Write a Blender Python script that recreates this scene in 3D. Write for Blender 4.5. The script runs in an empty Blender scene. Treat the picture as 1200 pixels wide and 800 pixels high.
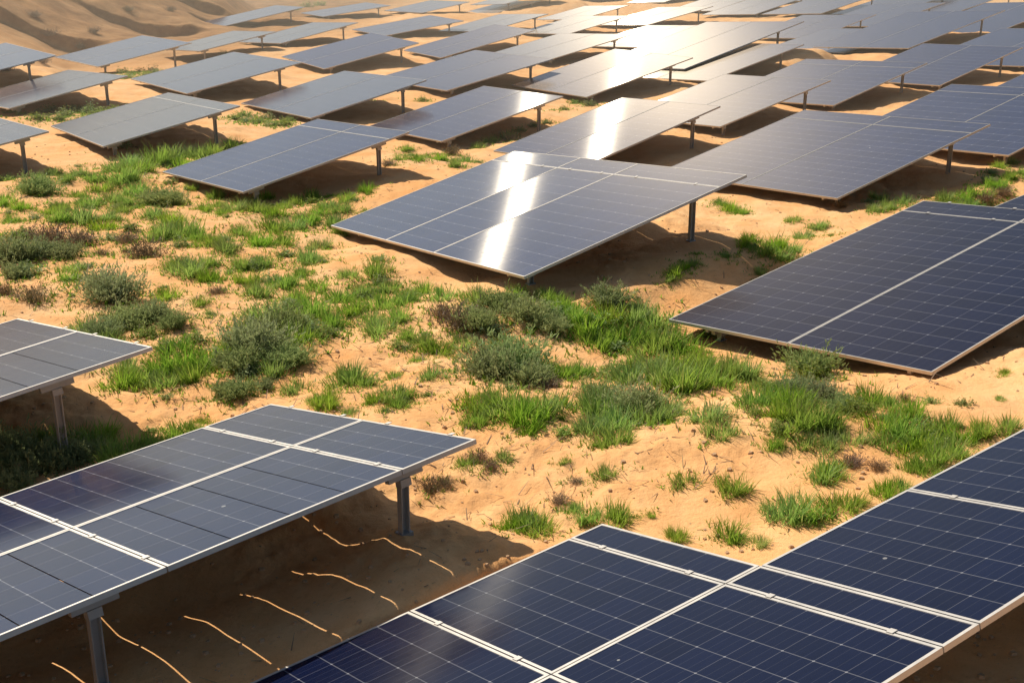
import bpy, math, random
import numpy as np

random.seed(11)
rng = np.random.default_rng(7)
R = math.radians

# ---------------------------------------------------------------- layout data (metres)
# tables: name, reference corner, unit vector across, unit vector along, width, length
PLANE = (0.675, 0.0, -0.063)
TABLES = [
    ('a01', [-25.326, 49.945, -1.98], [0.5806, -0.8136, 0.031], [0.7998, 0.5771, 0.1648], 6.782, 5.811),
    ('a02', [-22.439, 63.736, -2.975], [0.5746, -0.8172, 0.0437], [0.8029, 0.5733, 0.1632], 6.66, 4.567),
    ('a03', [-19.542, 45.501, -2.027], [0.582, -0.8089, 0.0838], [0.7916, 0.5871, 0.1693], 6.349, 4.001),
    ('a04', [-13.465, 37.251, -1.471], [0.4816, -0.8715, 0.0923], [0.8499, 0.4901, 0.1936], 7.278, 3.579),
    ('a05', [-14.978, 50.737, -2.099], [0.5022, -0.8626, 0.061], [0.8453, 0.5045, 0.1758], 7.61, 4.319),
    ('a06', [-17.063, 32.597, -1.187], [0.5773, -0.813, 0.0762], [0.7986, 0.5816, 0.1546], 6.11, 3.466),
    ('a07', [-23.736, 98.957, -5.089], [0.5596, -0.8271, 0.0515], [0.8145, 0.5604, 0.1502], 5.343, 6.535),
    ('a08', [-20.156, 74.428, -3.923], [0.5757, -0.8134, 0.0836], [0.7991, 0.5813, 0.1533], 5.99, 4.648),
    ('a09', [-16.772, 79.988, -4.198], [0.5765, -0.8127, 0.0845], [0.7967, 0.582, 0.1629], 5.997, 5.226),
    ('a10', [-19.101, 118.625, -6.274], [0.5384, -0.8425, 0.0201], [0.8381, 0.5378, 0.0911], 4.932, 6.661),
    ('a11', [-11.61, 65.434, -3.175], [0.5382, -0.8428, -0.0002], [0.8308, 0.5305, 0.1682], 5.13, 5.187),
    ('a12', [-9.174, 43.433, -1.843], [0.4782, -0.8743, 0.083], [0.849, 0.4844, 0.2111], 6.838, 3.889),
    ('a13', [-7.982, 28.765, -0.952], [0.6081, -0.7905, 0.073], [0.7715, 0.6102, 0.1801], 4.126, 4.172),
    ('a14', [-11.218, 91.791, -4.755], [0.5335, -0.8458, 0.0076], [0.841, 0.5314, 0.1019], 4.927, 6.272),
    ('a15', [-11.728, 120.587, -6.264], [0.5799, -0.8131, 0.0512], [0.8031, 0.581, 0.1319], 6.687, 5.092),
    ('a16', [-5.96, 71.481, -3.62], [0.5468, -0.8372, 0.0099], [0.8237, 0.54, 0.173], 4.077, 6.042),
    ('a17', [-5.238, 92.85, -4.976], [0.5747, -0.8139, 0.085], [0.7991, 0.5805, 0.1564], 6.0, 5.4),
    ('a18', [-5.021, 126.414, -7.09], [0.5747, -0.8139, 0.085], [0.7991, 0.5805, 0.1564], 6.0, 5.4),
    ('a19', [-5.644, 52.729, -2.394], [0.5697, -0.8208, 0.0424], [0.8075, 0.5686, 0.1567], 5.599, 5.031),
    ('a20', [-1.801, 65.917, -3.279], [0.5747, -0.8139, 0.085], [0.7991, 0.5805, 0.1564], 6.0, 5.4),
    ('a21', [0.167, 89.612, -4.772], [0.5747, -0.8139, 0.085], [0.7991, 0.5805, 0.1564], 6.0, 5.4),
    ('a22', [2.034, 112.179, -6.194], [0.5747, -0.8139, 0.085], [0.7991, 0.5805, 0.1564], 6.0, 5.4),
    ('a23', [-0.012, 50.197, -2.26], [0.579, -0.8148, 0.0305], [0.7969, 0.5734, 0.1901], 4.646, 5.289),
    ('a24', [-4.21, 37.327, -1.499], [0.5658, -0.8227, 0.0551], [0.8018, 0.5645, 0.1959], 4.1, 4.167),
    ('a26', [-0.479, 32.296, -1.187], [0.5907, -0.8036, 0.073], [0.7791, 0.5916, 0.2074], 3.728, 4.453),
    ('a27', [3.297, 40.299, -1.723], [0.5872, -0.8058, 0.0765], [0.7855, 0.5901, 0.1866], 4.56, 4.804),
    ('a28', [7.258, 46.204, -2.092], [0.5958, -0.799, 0.0816], [0.777, 0.5991, 0.1932], 5.418, 4.992),
    ('a29', [13.661, 53.764, -2.554], [0.5916, -0.8035, 0.0657], [0.7831, 0.5921, 0.1902], 4.841, 5.514),
    ('T30', [3.329, 28.699, -0.948], [0.5706, -0.817, 0.0828], [0.7949, 0.5749, 0.1939], 5.27, 4.843),
    ('a31', [8.784, 34.733, -1.33], [0.5684, -0.8187, 0.0813], [0.7955, 0.5721, 0.1999], 5.434, 5.071),
    ('T3', [-3.38, 23.146, -0.729], [0.5022, -0.856, 0.1225], [0.824, 0.5167, 0.2326], 7.061, 4.157),
    ('a37', [3.469, 57.423, -2.513], [0.5804, -0.8094, 0.0892], [0.7856, 0.5854, 0.2003], 6.05, 7.202),
    ('a36', [4.102, 54.752, -2.57], [0.5856, -0.8062, 0.0844], [0.7864, 0.5902, 0.1823], 6.001, 5.457),
    ('a38', [3.564, 74.973, -3.813], [0.57, -0.8171, 0.0859], [0.8044, 0.5763, 0.1442], 6.004, 5.611),
    ('a40', [15.335, 106.476, -5.223], [0.5723, -0.8153, 0.0885], [0.7967, 0.5783, 0.1756], 6.035, 6.759),
    ('b1', [13.372, 114.932, -5.777], [0.5753, -0.8132, 0.0876], [0.7938, 0.581, 0.1797], 6.028, 6.554),
    ('b3', [19.199, 101.213, -4.658], [0.5634, -0.8212, 0.091], [0.8042, 0.5703, 0.1671], 6.06, 7.324),
    ('b4', [24.39, 100.94, -4.635], [0.5589, -0.8242, 0.0913], [0.8089, 0.5661, 0.1588], 6.061, 7.344),
    ('b5', [28.319, 98.578, -4.294], [0.5527, -0.8281, 0.0932], [0.8127, 0.5604, 0.1597], 6.085, 7.764),
    ('b7', [11.976, 138.962, -7.253], [0.5757, -0.813, 0.0868], [0.7945, 0.5813, 0.1758], 6.02, 6.269),
    ('b8', [7.457, 150.411, -7.927], [0.5743, -0.814, 0.0868], [0.7966, 0.5801, 0.17], 6.018, 6.203),
    ('b9', [20.391, 127.555, -6.176], [0.5648, -0.8204, 0.0896], [0.8055, 0.5716, 0.1566], 6.042, 6.881),
    ('b10', [25.729, 121.92, -5.535], [0.5592, -0.824, 0.0915], [0.8091, 0.5665, 0.1566], 6.064, 7.358),
    ('a47', [5.924, 95.514, -4.853], [0.5677, -0.8186, 0.0877], [0.8052, 0.5742, 0.1479], 6.02, 6.279),
    ('a41', [14.607, 83.046, -4.286], [0.585, -0.8066, 0.085], [0.7862, 0.5897, 0.1848], 6.006, 5.716),
    ('a35', [13.535, 71.294, -3.618], [0.5747, -0.8139, 0.085], [0.7991, 0.5805, 0.1564], 6.0, 5.4),
    ('a42', [15.619, 67.625, -2.971], [0.5656, -0.8196, 0.0915], [0.7999, 0.5722, 0.1807], 6.068, 7.564),
    ('a43', [20.434, 90.173, -4.364], [0.5689, -0.8176, 0.0888], [0.8003, 0.5752, 0.1691], 6.036, 6.791),
    ('a44', [22.461, 75.759, -3.277], [0.5579, -0.8247, 0.0929], [0.8061, 0.5651, 0.1757], 6.085, 7.842),
    ('a33', [18.404, 59.767, -2.722], [0.569, -0.8175, 0.0885], [0.8002, 0.5753, 0.1695], 6.032, 6.711),
    ('a32', [16.721, 46.086, -1.968], [0.5845, -0.8072, 0.0823], [0.7874, 0.5888, 0.1825], 5.986, 6.179),
    ('N3b', [6.264, 20.234, -0.32], [0.5981, -0.798, 0.0741], [0.7923, 0.6027, 0.0952], 4.709, 9.557),
    ('a46', [-4.055, 127.311, -6.359], [0.5695, -0.8172, 0.0886], [0.8019, 0.5761, 0.1586], 6.032, 6.634),
    ('N3', [2.082, 16.136, -0.158], [0.6484, -0.7543, 0.1029], [0.7469, 0.6565, 0.1061], 3.939, 6.072),
    ('N1', [-2.536, 12.449, 0.172], [0.6581, -0.7237, 0.2079], [0.7348, 0.6775, 0.0323], 3.399, 0),
    ('N2', [0.769, 9.704, 0.224], [0.5641, -0.7911, 0.2366], [0.802, 0.5931, 0.0708], 3.715, 0),
    ('N4', [-6.42, 15.74, -0.008], [0.6475, -0.7415, 0.1757], [0.742, 0.666, 0.0767], 4.022, 0),
]
BERM = [(-3.36, 6.9, -0.1), (-3.48, 7.08, -0.08), (-3.65, 7.31, -0.13), (-3.12, 7.08, -0.1), (-3.24, 7.26, -0.08), (-3.41, 7.49, -0.13), (-2.88, 7.26, -0.08), (-3.0, 7.44, -0.06), (-3.17, 7.66, -0.11), (-2.64, 7.44, -0.04), (-2.76, 7.61, -0.02), (-2.93, 7.84, -0.07), (-2.39, 7.61, -0.0), (-2.52, 7.79, 0.02), (-2.69, 8.02, -0.03), (-2.15, 7.79, 0.03), (-2.28, 7.97, 0.05), (-2.44, 8.2, -0.0), (-1.91, 7.97, 0.04), (-2.04, 8.15, 0.06), (-2.2, 8.38, 0.01), (-1.67, 8.15, 0.04), (-1.8, 8.33, 0.06), (-1.96, 8.55, 0.01), (-1.43, 8.32, 0.05), (-1.56, 8.5, 0.07), (-1.72, 8.73, 0.02), (-1.19, 8.5, 0.08), (-1.32, 8.68, 0.1), (-1.48, 8.91, 0.05), (-0.95, 8.68, 0.11), (-1.08, 8.86, 0.13), (-1.24, 9.09, 0.08), (-0.71, 8.86, 0.15), (-0.84, 9.04, 0.17), (-1.0, 9.27, 0.12), (-0.47, 9.04, 0.17), (-0.6, 9.22, 0.18), (-0.76, 9.44, 0.14), (-0.23, 9.21, 0.17), (-0.36, 9.39, 0.18), (-0.52, 9.62, 0.15)]
HILL_X = [-80, -40, 0, 20, 40, 60, 80, 100, 115, 130, 150, 165, 185, 205, 223, 242, 258, 280, 300]
HILL_D = [80, 80.3, 92, 92.3, 103, 103.4, 118]
HILL_Z = [[-1.7, -0.47, 1.22, 1.76, 2.59, 3.19, 3.87], [-2.3, -1.12, 0.56, 1.09, 2.02, 2.63, 3.23], [-3.06, -1.97, -0.09, 0.42, 1.46, 2.07, 2.59], [-3.41, -2.58, -0.42, 0.08, 1.17, 1.78, 2.27], [-3.82, -3.19, -0.76, -0.26, 0.89, 1.5, 1.94], [-4.39, -3.6, -1.73, -1.18, 0.6, 1.21, 1.62], [-4.75, -3.81, -2.64, -2.32, 0.32, 0.93, 1.3], [-4.75, -4.01, -3.28, -2.9, 0.03, 0.64, 0.97], [-4.59, -4.17, -3.84, -3.27, -0.18, 0.43, 0.73], [-4.34, -4.27, -4.25, -3.62, -0.4, 0.21, 0.49], [-4.18, -4.17, -4.69, -4.01, -1.07, -0.39, -0.2], [-4.18, -4.17, -5.08, -4.32, -1.86, -1.09, -1.0], [-4.18, -4.17, -5.38, -4.48, -2.77, -1.97, -1.99], [-4.18, -4.17, -5.34, -4.46, -3.58, -2.8, -2.94], [-4.18, -4.17, -5.16, -4.44, -4.19, -3.51, -3.74], [-4.18, -4.17, -4.89, -4.76, -4.71, -3.84, -4.11], [-4.18, -4.17, -4.75, -4.75, -4.85, -4.09, -4.39], [-4.18, -4.17, -4.74, -4.73, -4.64, -4.53, -5.07], [-4.18, -4.17, -4.74, -4.71, -4.64, -4.62, -5.07]]
PLANTS = [
    ('G', 1.02, 16.07, 0.3), ('G', 1.34, 16.52, 0.3), ('G', 1.7, 16.63, 0.33), ('G', 1.98, 16.46, 0.33),
    ('G', 1.11, 15.66, 0.29), ('G', 1.52, 15.9, 0.34), ('G', 1.91, 15.66, 0.34), ('G', 2.21, 15.53, 0.31),
    ('G', 1.69, 14.77, 0.34), ('G', 2.03, 14.55, 0.34), ('G', 2.32, 14.18, 0.29), ('G', 2.3, 14.99, 0.26),
    ('G', 1.74, 13.84, 0.32), ('G', 1.43, 13.99, 0.3), ('G', 2.0, 13.52, 0.3), ('G', 2.36, 13.7, 0.24),
    ('G', 2.64, 14.17, 0.19), ('G', 0.92, 12.75, 0.28), ('G', 1.11, 12.24, 0.23), ('G', 0.8, 12.13, 0.18),
    ('G', 1.45, 12.47, 0.24), ('G', 1.67, 12.77, 0.22), ('G', 2.08, 11.62, 0.15), ('G', 2.05, 12.12, 0.18),
    ('G', 1.03, 11.77, 0.16), ('S', 1.33, 16.98, 0.29), ('S', 1.33, 12.96, 0.38), ('S', 0.96, 13.32, 0.25),
    ('S', 0.0, 14.52, 0.44), ('S', -0.26, 14.25, 0.29), ('S', 0.22, 13.99, 0.24), ('S', -0.14, 16.58, 0.33),
    ('S', 0.21, 16.19, 0.3), ('S', 0.54, 15.95, 0.25), ('S', -0.45, 15.96, 0.25), ('D', 0.4, 13.87, 0.2),
    ('D', -0.68, 16.07, 0.32), ('D', -0.93, 16.58, 0.23), ('G', -0.09, 12.91, 0.32), ('G', -0.36, 13.06, 0.23),
    ('G', 0.11, 12.53, 0.24), ('G', 0.28, 12.76, 0.19), ('G', 0.2, 12.25, 0.14), ('G', -0.37, 12.61, 0.15),
    ('G', 0.52, 13.09, 0.15), ('G', 0.42, 14.52, 0.15), ('G', 0.63, 14.26, 0.14), ('G', 0.82, 14.39, 0.12),
    ('G', 0.07, 17.3, 0.22), ('G', 0.48, 17.03, 0.24), ('G', -0.48, 17.05, 0.19), ('G', -0.98, 17.51, 0.17),
    ('G', -1.34, 18.24, 0.18), ('G', 0.64, 16.65, 0.19), ('G', 0.86, 16.34, 0.23), ('G', -1.93, 16.55, 0.24),
    ('G', -2.23, 17.13, 0.27), ('G', -1.83, 17.41, 0.25), ('G', -1.52, 16.61, 0.19), ('G', -1.77, 16.13, 0.16),
    ('G', -1.35, 15.88, 0.14), ('G', -2.56, 17.82, 0.25), ('G', -2.3, 18.3, 0.26), ('G', -1.87, 18.46, 0.23),
    ('G', -1.5, 17.5, 0.22), ('G', -2.52, 18.99, 0.21), ('G', -2.13, 19.13, 0.19), ('G', -2.95, 18.52, 0.24),
    ('G', -1.12, 15.52, 0.15), ('G', -0.92, 15.26, 0.15), ('G', -0.66, 15.49, 0.15), ('G', -1.17, 14.94, 0.09),
    ('G', -1.9, 14.11, 0.18), ('G', -2.04, 14.41, 0.12), ('G', -1.76, 13.99, 0.12), ('G', -1.43, 14.33, 0.09),
    ('G', -0.96, 14.13, 0.12), ('G', -1.34, 13.46, 0.15), ('G', -1.22, 13.53, 0.1), ('G', -1.81, 13.13, 0.09),
    ('G', -2.08, 13.43, 0.14), ('G', -2.23, 13.56, 0.1), ('G', -2.58, 14.11, 0.13), ('G', -1.28, 13.15, 0.11),
    ('G', -1.54, 13.32, 0.09), ('S', -3.26, 14.02, 0.23), ('S', -3.44, 14.13, 0.13), ('S', -2.97, 14.29, 0.1),
    ('S', -5.85, 17.83, 0.39), ('S', -5.3, 16.68, 0.27), ('S', -5.53, 16.21, 0.24), ('S', -3.29, 15.42, 0.4),
    ('S', -3.09, 16.19, 0.35), ('S', -3.35, 14.92, 0.28), ('S', -2.77, 14.96, 0.26), ('S', -8.23, 20.28, 0.39),
    ('S', -7.86, 20.53, 0.33), ('S', -7.47, 20.53, 0.3), ('S', -7.2, 25.71, 0.44), ('S', -10.13, 26.79, 0.39),
    ('S', -5.0, 16.91, 0.25), ('S', -4.6, 16.47, 0.22), ('S', -3.64, 15.12, 0.15), ('S', -7.78, 19.26, 0.2),
    ('G', -2.82, 17.06, 0.29), ('G', -3.2, 17.92, 0.25), ('G', -2.51, 16.52, 0.21), ('G', -3.54, 17.06, 0.27),
    ('G', -3.66, 16.44, 0.21), ('G', -2.96, 14.67, 0.23), ('G', -3.65, 15.57, 0.2), ('G', -2.78, 15.7, 0.25),
    ('G', -3.82, 18.17, 0.23), ('G', -4.1, 18.97, 0.24), ('G', -4.15, 15.11, 0.29), ('G', -4.38, 14.92, 0.27),
    ('G', -4.58, 14.68, 0.24), ('G', -4.83, 15.01, 0.22), ('G', -3.87, 14.62, 0.19), ('G', -4.39, 15.63, 0.23),
    ('G', -3.91, 15.26, 0.16), ('G', -4.79, 14.53, 0.17), ('G', -4.19, 14.42, 0.17), ('G', -5.45, 16.01, 0.17),
    ('G', -5.8, 16.41, 0.15), ('G', -5.21, 15.6, 0.14), ('G', -8.18, 23.61, 0.38), ('G', -8.59, 23.61, 0.28),
    ('G', -7.63, 23.12, 0.27), ('G', -7.01, 19.55, 0.23), ('G', -6.82, 18.86, 0.13), ('G', -5.09, 17.92, 0.18),
    ('G', -4.53, 17.53, 0.13), ('G', -5.07, 19.43, 0.34), ('G', -4.7, 18.98, 0.25), ('G', -5.45, 19.85, 0.23),
    ('G', -5.01, 20.03, 0.2), ('G', -6.06, 22.57, 0.39), ('G', -6.35, 22.19, 0.29), ('G', -5.64, 22.21, 0.28),
    ('G', -5.27, 21.49, 0.24), ('G', -6.49, 23.64, 0.27), ('G', -4.9, 20.93, 0.24), ('G', -4.38, 20.03, 0.26),
    ('G', -4.5, 23.37, 0.39), ('G', -4.16, 23.71, 0.33), ('G', -4.13, 22.13, 0.34), ('G', -3.97, 24.11, 0.27),
    ('G', -4.5, 21.73, 0.28), ('G', -4.06, 20.15, 0.23), ('G', -3.37, 20.22, 0.26), ('G', -3.42, 22.01, 0.22),
    ('G', -5.05, 22.91, 0.23), ('G', -3.28, 19.22, 0.22), ('G', -3.46, 18.69, 0.19), ('D', -8.06, 21.61, 0.41),
    ('D', -7.58, 21.75, 0.32), ('D', -6.19, 20.79, 0.33), ('D', -6.78, 21.82, 0.22), ('D', -6.95, 17.69, 0.27),
    ('D', -7.47, 17.92, 0.19), ('D', -4.39, 18.17, 0.18), ('D', -8.59, 22.04, 0.26), ('D', -6.91, 20.79, 0.18),
    ('G', -8.75, 28.31, 0.4), ('G', -8.67, 29.41, 0.42), ('G', -9.14, 30.04, 0.38), ('G', -8.53, 30.46, 0.43),
    ('G', -8.29, 31.14, 0.39), ('G', -7.77, 31.16, 0.39), ('G', -7.43, 31.53, 0.4), ('G', -7.12, 32.11, 0.36),
    ('G', -7.85, 30.16, 0.34), ('G', -8.06, 27.22, 0.31), ('G', -8.38, 26.13, 0.3), ('G', -7.02, 27.51, 0.23),
    ('G', -8.74, 25.59, 0.3), ('G', -9.01, 25.11, 0.22), ('G', -7.8, 23.95, 0.24), ('G', -7.68, 24.66, 0.21),
    ('G', -6.98, 24.26, 0.24), ('G', -4.49, 25.81, 0.29), ('G', -4.23, 26.41, 0.26), ('G', -4.57, 25.2, 0.21),
    ('G', -3.72, 25.35, 0.25), ('G', -3.44, 25.91, 0.22), ('G', -3.05, 26.39, 0.18), ('G', -3.81, 24.76, 0.21),
    ('G', -3.42, 24.98, 0.17), ('G', -5.68, 24.37, 0.21), ('G', -6.12, 24.82, 0.18), ('G', -6.0, 25.47, 0.16),
    ('G', -10.47, 25.78, 0.19), ('G', -9.77, 24.83, 0.18), ('G', -9.48, 23.61, 0.16), ('G', -9.11, 24.65, 0.16),
    ('G', -10.55, 27.99, 0.24), ('G', -9.31, 26.81, 0.17), ('G', -10.0, 28.06, 0.18), ('G', -9.39, 28.23, 0.18),
    ('W', -15.08, 41.93, 0.49), ('W', -14.29, 41.68, 0.48), ('W', -13.55, 41.1, 0.39), ('W', -14.08, 39.82, 0.35),
    ('W', -14.78, 39.92, 0.39), ('W', -15.67, 40.88, 0.36), ('W', -8.17, 39.47, 0.37), ('W', -7.66, 38.86, 0.43),
    ('W', -7.07, 37.73, 0.35), ('W', -8.7, 40.1, 0.34), ('W', -6.7, 38.53, 0.32), ('W', -17.56, 58.53, 0.5),
    ('W', -16.98, 59.24, 0.5), ('W', -16.82, 57.3, 0.43), ('W', -12.79, 41.32, 0.28), ('W', -16.68, 60.29, 0.4),
    ('G', -2.86, 34.03, 0.21), ('G', -2.21, 29.74, 0.2), ('G', -2.16, 32.0, 0.2), ('G', -1.79, 31.21, 0.19),
    ('G', -1.27, 28.78, 0.2), ('G', -1.17, 31.64, 0.17), ('G', -2.62, 29.89, 0.14), ('G', -0.59, 34.89, 0.28),
    ('G', -0.12, 35.76, 0.19), ('W', 0.24, 36.3, 0.3), ('G', -0.92, 34.22, 0.16), ('W', 0.62, 36.86, 0.24),
    ('W', 1.0, 37.4, 0.24), ('W', 1.7, 42.58, 0.27), ('W', 2.76, 46.16, 0.34), ('W', 2.33, 46.69, 0.3),
    ('W', -4.91, 43.47, 0.32), ('W', -3.31, 47.47, 0.3), ('D', -1.54, 32.55, 0.22), ('D', 0.0, 34.91, 0.24),
    ('D', -2.86, 29.22, 0.16), ('W', -12.04, 51.85, 0.39), ('W', -16.48, 74.38, 0.48), ('W', -23.91, 153.8, 1.41),
    ('W', -23.37, 160.37, 1.17), ('W', -23.5, 142.14, 0.91), ('W', -10.88, 64.93, 0.36), ('W', -13.86, 78.45, 0.43),
    ('W', -15.23, 41.56, 0.48), ('W', -14.18, 40.51, 0.47), ('W', -14.13, 42.04, 0.4), ('W', -13.07, 40.68, 0.35),
    ('W', -16.61, 42.66, 0.38), ('W', -13.04, 39.89, 0.38), ('W', -8.58, 40.85, 0.38), ('W', -7.69, 40.48, 0.41),
    ('W', -6.68, 37.68, 0.32), ('W', -11.43, 51.24, 0.33), ('W', -12.02, 50.52, 0.33), ('W', -16.59, 55.83, 0.42),
    ('W', -15.99, 56.63, 0.43), ('W', -15.82, 57.83, 0.38), ('W', -11.63, 44.32, 0.29), ('G', -9.38, 29.61, 0.3),
    ('G', -9.01, 27.5, 0.28), ('G', -10.0, 29.06, 0.25), ('G', -10.63, 29.06, 0.25), ('G', -7.94, 25.85, 0.26),
    ('G', -7.46, 25.69, 0.26), ('G', -7.06, 26.21, 0.26), ('G', -10.5, 27.08, 0.24), ('G', -11.42, 28.54, 0.21),
    ('G', -6.31, 26.85, 0.23), ('G', -5.56, 25.88, 0.25), ('G', -5.2, 26.3, 0.22), ('G', -4.6, 24.4, 0.24),
    ('G', -3.47, 24.04, 0.23), ('G', -3.18, 23.1, 0.19), ('G', -5.52, 24.82, 0.24), ('G', -5.06, 24.62, 0.24),
    ('D', -25.83, 67.81, 0.39), ('D', -25.61, 70.87, 0.41), ('D', -20.2, 51.8, 0.3), ('D', -26.33, 70.39, 0.35),
    ('D', -11.16, 35.42, 0.23), ('D', -28.25, 80.17, 0.46), ('D', -26.45, 80.02, 0.45), ('D', -26.42, 82.64, 0.41),
    ('D', -27.34, 93.71, 0.46), ('D', -29.81, 81.96, 0.47), ('D', -25.21, 97.2, 0.47), ('S', 3.47, 13.8, 0.26),
    ('S', 3.05, 12.65, 0.19), ('S', 3.28, 12.48, 0.17), ('S', 3.36, 12.06, 0.18), ('G', 2.85, 13.65, 0.2),
    ('G', 2.75, 14.1, 0.18), ('G', 2.75, 12.49, 0.2), ('G', 2.54, 12.32, 0.16), ('G', 2.71, 11.96, 0.21),
    ('G', 2.86, 11.74, 0.19), ('G', 3.05, 11.66, 0.19), ('G', 3.24, 11.58, 0.19), ('G', 3.5, 11.76, 0.21),
    ('G', 3.65, 11.55, 0.19), ('G', 3.82, 11.42, 0.17), ('G', 3.97, 11.24, 0.16), ('G', 3.3, 11.3, 0.15),
    ('G', 3.04, 11.25, 0.14), ('G', 3.6, 11.19, 0.14), ('G', 3.83, 11.02, 0.15), ('G', 4.24, 11.43, 0.16),
    ('G', 4.36, 11.29, 0.14), ('G', 4.56, 11.3, 0.12), ('G', 4.78, 11.34, 0.12), ('G', 3.91, 10.77, 0.17),
    ('G', 4.15, 10.92, 0.14), ('G', 3.73, 10.61, 0.13), ('G', 3.72, 12.26, 0.17), ('G', 3.85, 11.97, 0.16),
    ('G', 4.0, 11.75, 0.14), ('G', 2.87, 12.22, 0.16), ('G', 2.53, 11.35, 0.1), ('G', 2.85, 11.32, 0.12),
    ('D', 3.42, 12.3, 0.11), ('D', 4.06, 12.23, 0.11), ('D', 3.18, 10.83, 0.13), ('D', 3.38, 10.7, 0.13),
    ('G', 2.88, 10.62, 0.13), ('G', 3.05, 10.77, 0.08), ('G', 2.51, 18.04, 0.11), ('G', 2.68, 18.18, 0.1),
    ('G', 2.36, 17.82, 0.1), ('G', 3.23, 18.62, 0.08), ('G', 3.69, 18.42, 0.09), ('G', 3.83, 18.98, 0.21),
    ('G', 4.12, 19.05, 0.19), ('G', 4.11, 19.52, 0.17), ('G', 4.44, 19.78, 0.17), ('G', 3.57, 19.16, 0.13),
    ('G', 5.22, 22.29, 0.16), ('G', 3.77, 19.55, 0.12), ('G', 5.7, 23.01, 0.15), ('G', 5.32, 23.49, 0.13),
    ('G', 4.36, 24.97, 0.17), ('G', 4.54, 24.58, 0.14), ('G', 4.24, 25.35, 0.14), ('G', 7.36, 24.47, 0.21),
    ('G', 7.05, 24.22, 0.17), ('G', 7.8, 24.83, 0.18), ('G', 2.28, 17.67, 0.07), ('G', 8.69, 25.0, 0.22),
    ('G', 9.05, 25.06, 0.26), ('G', 9.46, 25.26, 0.26), ('G', 9.92, 25.7, 0.23), ('G', 10.39, 26.18, 0.23),
    ('G', 10.79, 26.65, 0.2), ('G', 8.71, 24.52, 0.16), ('G', 9.08, 24.64, 0.16), ('G', 10.68, 27.63, 0.16),
    ('G', 12.25, 31.03, 0.16), ('G', 7.44, 25.39, 0.14), ('D', 9.4, 24.82, 0.22), ('D', 9.86, 25.19, 0.22),
    ('D', 6.52, 24.79, 0.14), ('S', 9.92, 26.11, 0.19), ('G', 5.39, 13.03, 0.07), ('G', 5.0, 12.16, 0.06),
    ('G', -0.44, 11.6, 0.09), ('G', 0.93, 11.07, 0.11), ('G', 1.61, 10.72, 0.11), ('G', 2.05, 10.5, 0.13),
    ('G', 0.09, 10.28, 0.17), ('G', 0.23, 10.15, 0.13), ('G', -0.02, 10.17, 0.1), ('G', 0.91, 10.16, 0.11),
    ('G', 0.69, 10.24, 0.11), ('G', 0.56, 10.41, 0.09), ('G', 1.4, 9.74, 0.09), ('G', 1.86, 9.72, 0.13),
    ('G', 1.93, 9.62, 0.09), ('G', 2.07, 9.48, 0.07), ('G', 1.25, 10.19, 0.04), ('G', 2.44, 9.91, 0.17),
    ('G', 2.33, 10.03, 0.14), ('G', 2.57, 9.85, 0.14), ('G', 2.82, 9.83, 0.15), ('G', 2.97, 9.97, 0.12),
    ('G', 3.3, 10.11, 0.11), ('G', 3.44, 10.21, 0.1), ('G', 2.88, 10.61, 0.12), ('G', 3.78, 10.47, 0.11),
    ('G', -0.09, 11.68, 0.07), ('G', 0.51, 11.46, 0.05), ('D', -0.78, 11.15, 0.15), ('D', -0.67, 11.25, 0.1),
    ('D', -0.34, 11.72, 0.14), ('D', -0.21, 11.52, 0.12), ('D', 0.44, 10.66, 0.13), ('D', 0.61, 11.02, 0.07),
    ('S', -5.17, 12.33, 0.33), ('S', -4.81, 12.14, 0.29), ('S', -5.27, 12.05, 0.25), ('S', -4.58, 12.35, 0.21),
    ('S', -5.03, 11.7, 0.21), ('S', -5.54, 12.6, 0.24), ('G', -4.54, 12.65, 0.21), ('G', -4.84, 12.88, 0.18),
    ('G', -4.23, 12.24, 0.19), ('G', -4.1, 12.44, 0.19), ('G', -3.93, 12.64, 0.17), ('G', -3.7, 12.85, 0.17),
    ('G', -3.71, 12.37, 0.13), ('G', -3.5, 12.93, 0.12), ('G', -4.57, 13.06, 0.14), ('G', -3.99, 11.91, 0.13),
    ('G', -5.23, 12.79, 0.16), ('G', -5.09, 12.94, 0.14), ('G', -3.52, 13.3, 0.08), ('W', -3.12, 14.24, 0.06),
    ('W', -3.72, 19.02, 0.23), ('W', -8.18, 20.55, 0.15), ('W', -2.41, 30.53, 0.13), ('W', -4.53, 14.78, 0.12),
    ('W', 3.03, 12.77, 0.12), ('W', 7.1, 24.97, 0.16), ('W', 2.52, 14.14, 0.13), ('W', 1.84, 14.01, 0.18),
    ('W', 5.73, 22.27, 0.1), ('W', -5.27, 15.91, 0.13), ('W', -0.11, 12.75, 0.19), ('W', -3.26, 17.62, 0.18),
    ('W', -5.11, 22.09, 0.14), ('W', 5.63, 22.93, 0.1), ('W', 7.47, 24.44, 0.16), ('W', 7.33, 24.73, 0.11),
    ('W', -1.28, 15.71, 0.08), ('W', -3.21, 25.74, 0.11), ('W', -1.48, 15.52, 0.12), ('W', 3.14, 11.47, 0.16),
    ('W', -8.74, 21.81, 0.33), ('W', 2.63, 16.04, 0.21), ('W', -6.84, 19.74, 0.17), ('W', 3.23, 11.58, 0.1),
    ('W', -3.07, 19.99, 0.15), ('W', 2.48, 12.01, 0.14), ('W', -0.98, 13.47, 0.1), ('W', -4.24, 17.11, 0.11),
    ('W', 3.73, 19.19, 0.12), ('W', -2.09, 13.74, 0.07), ('W', 4.19, 19.1, 0.1), ('W', 1.33, 15.65, 0.25),
    ('W', -7.03, 22.92, 0.26), ('W', 2.63, 11.63, 0.19), ('W', -1.97, 14.32, 0.06), ('W', 1.36, 14.75, 0.16),
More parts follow.
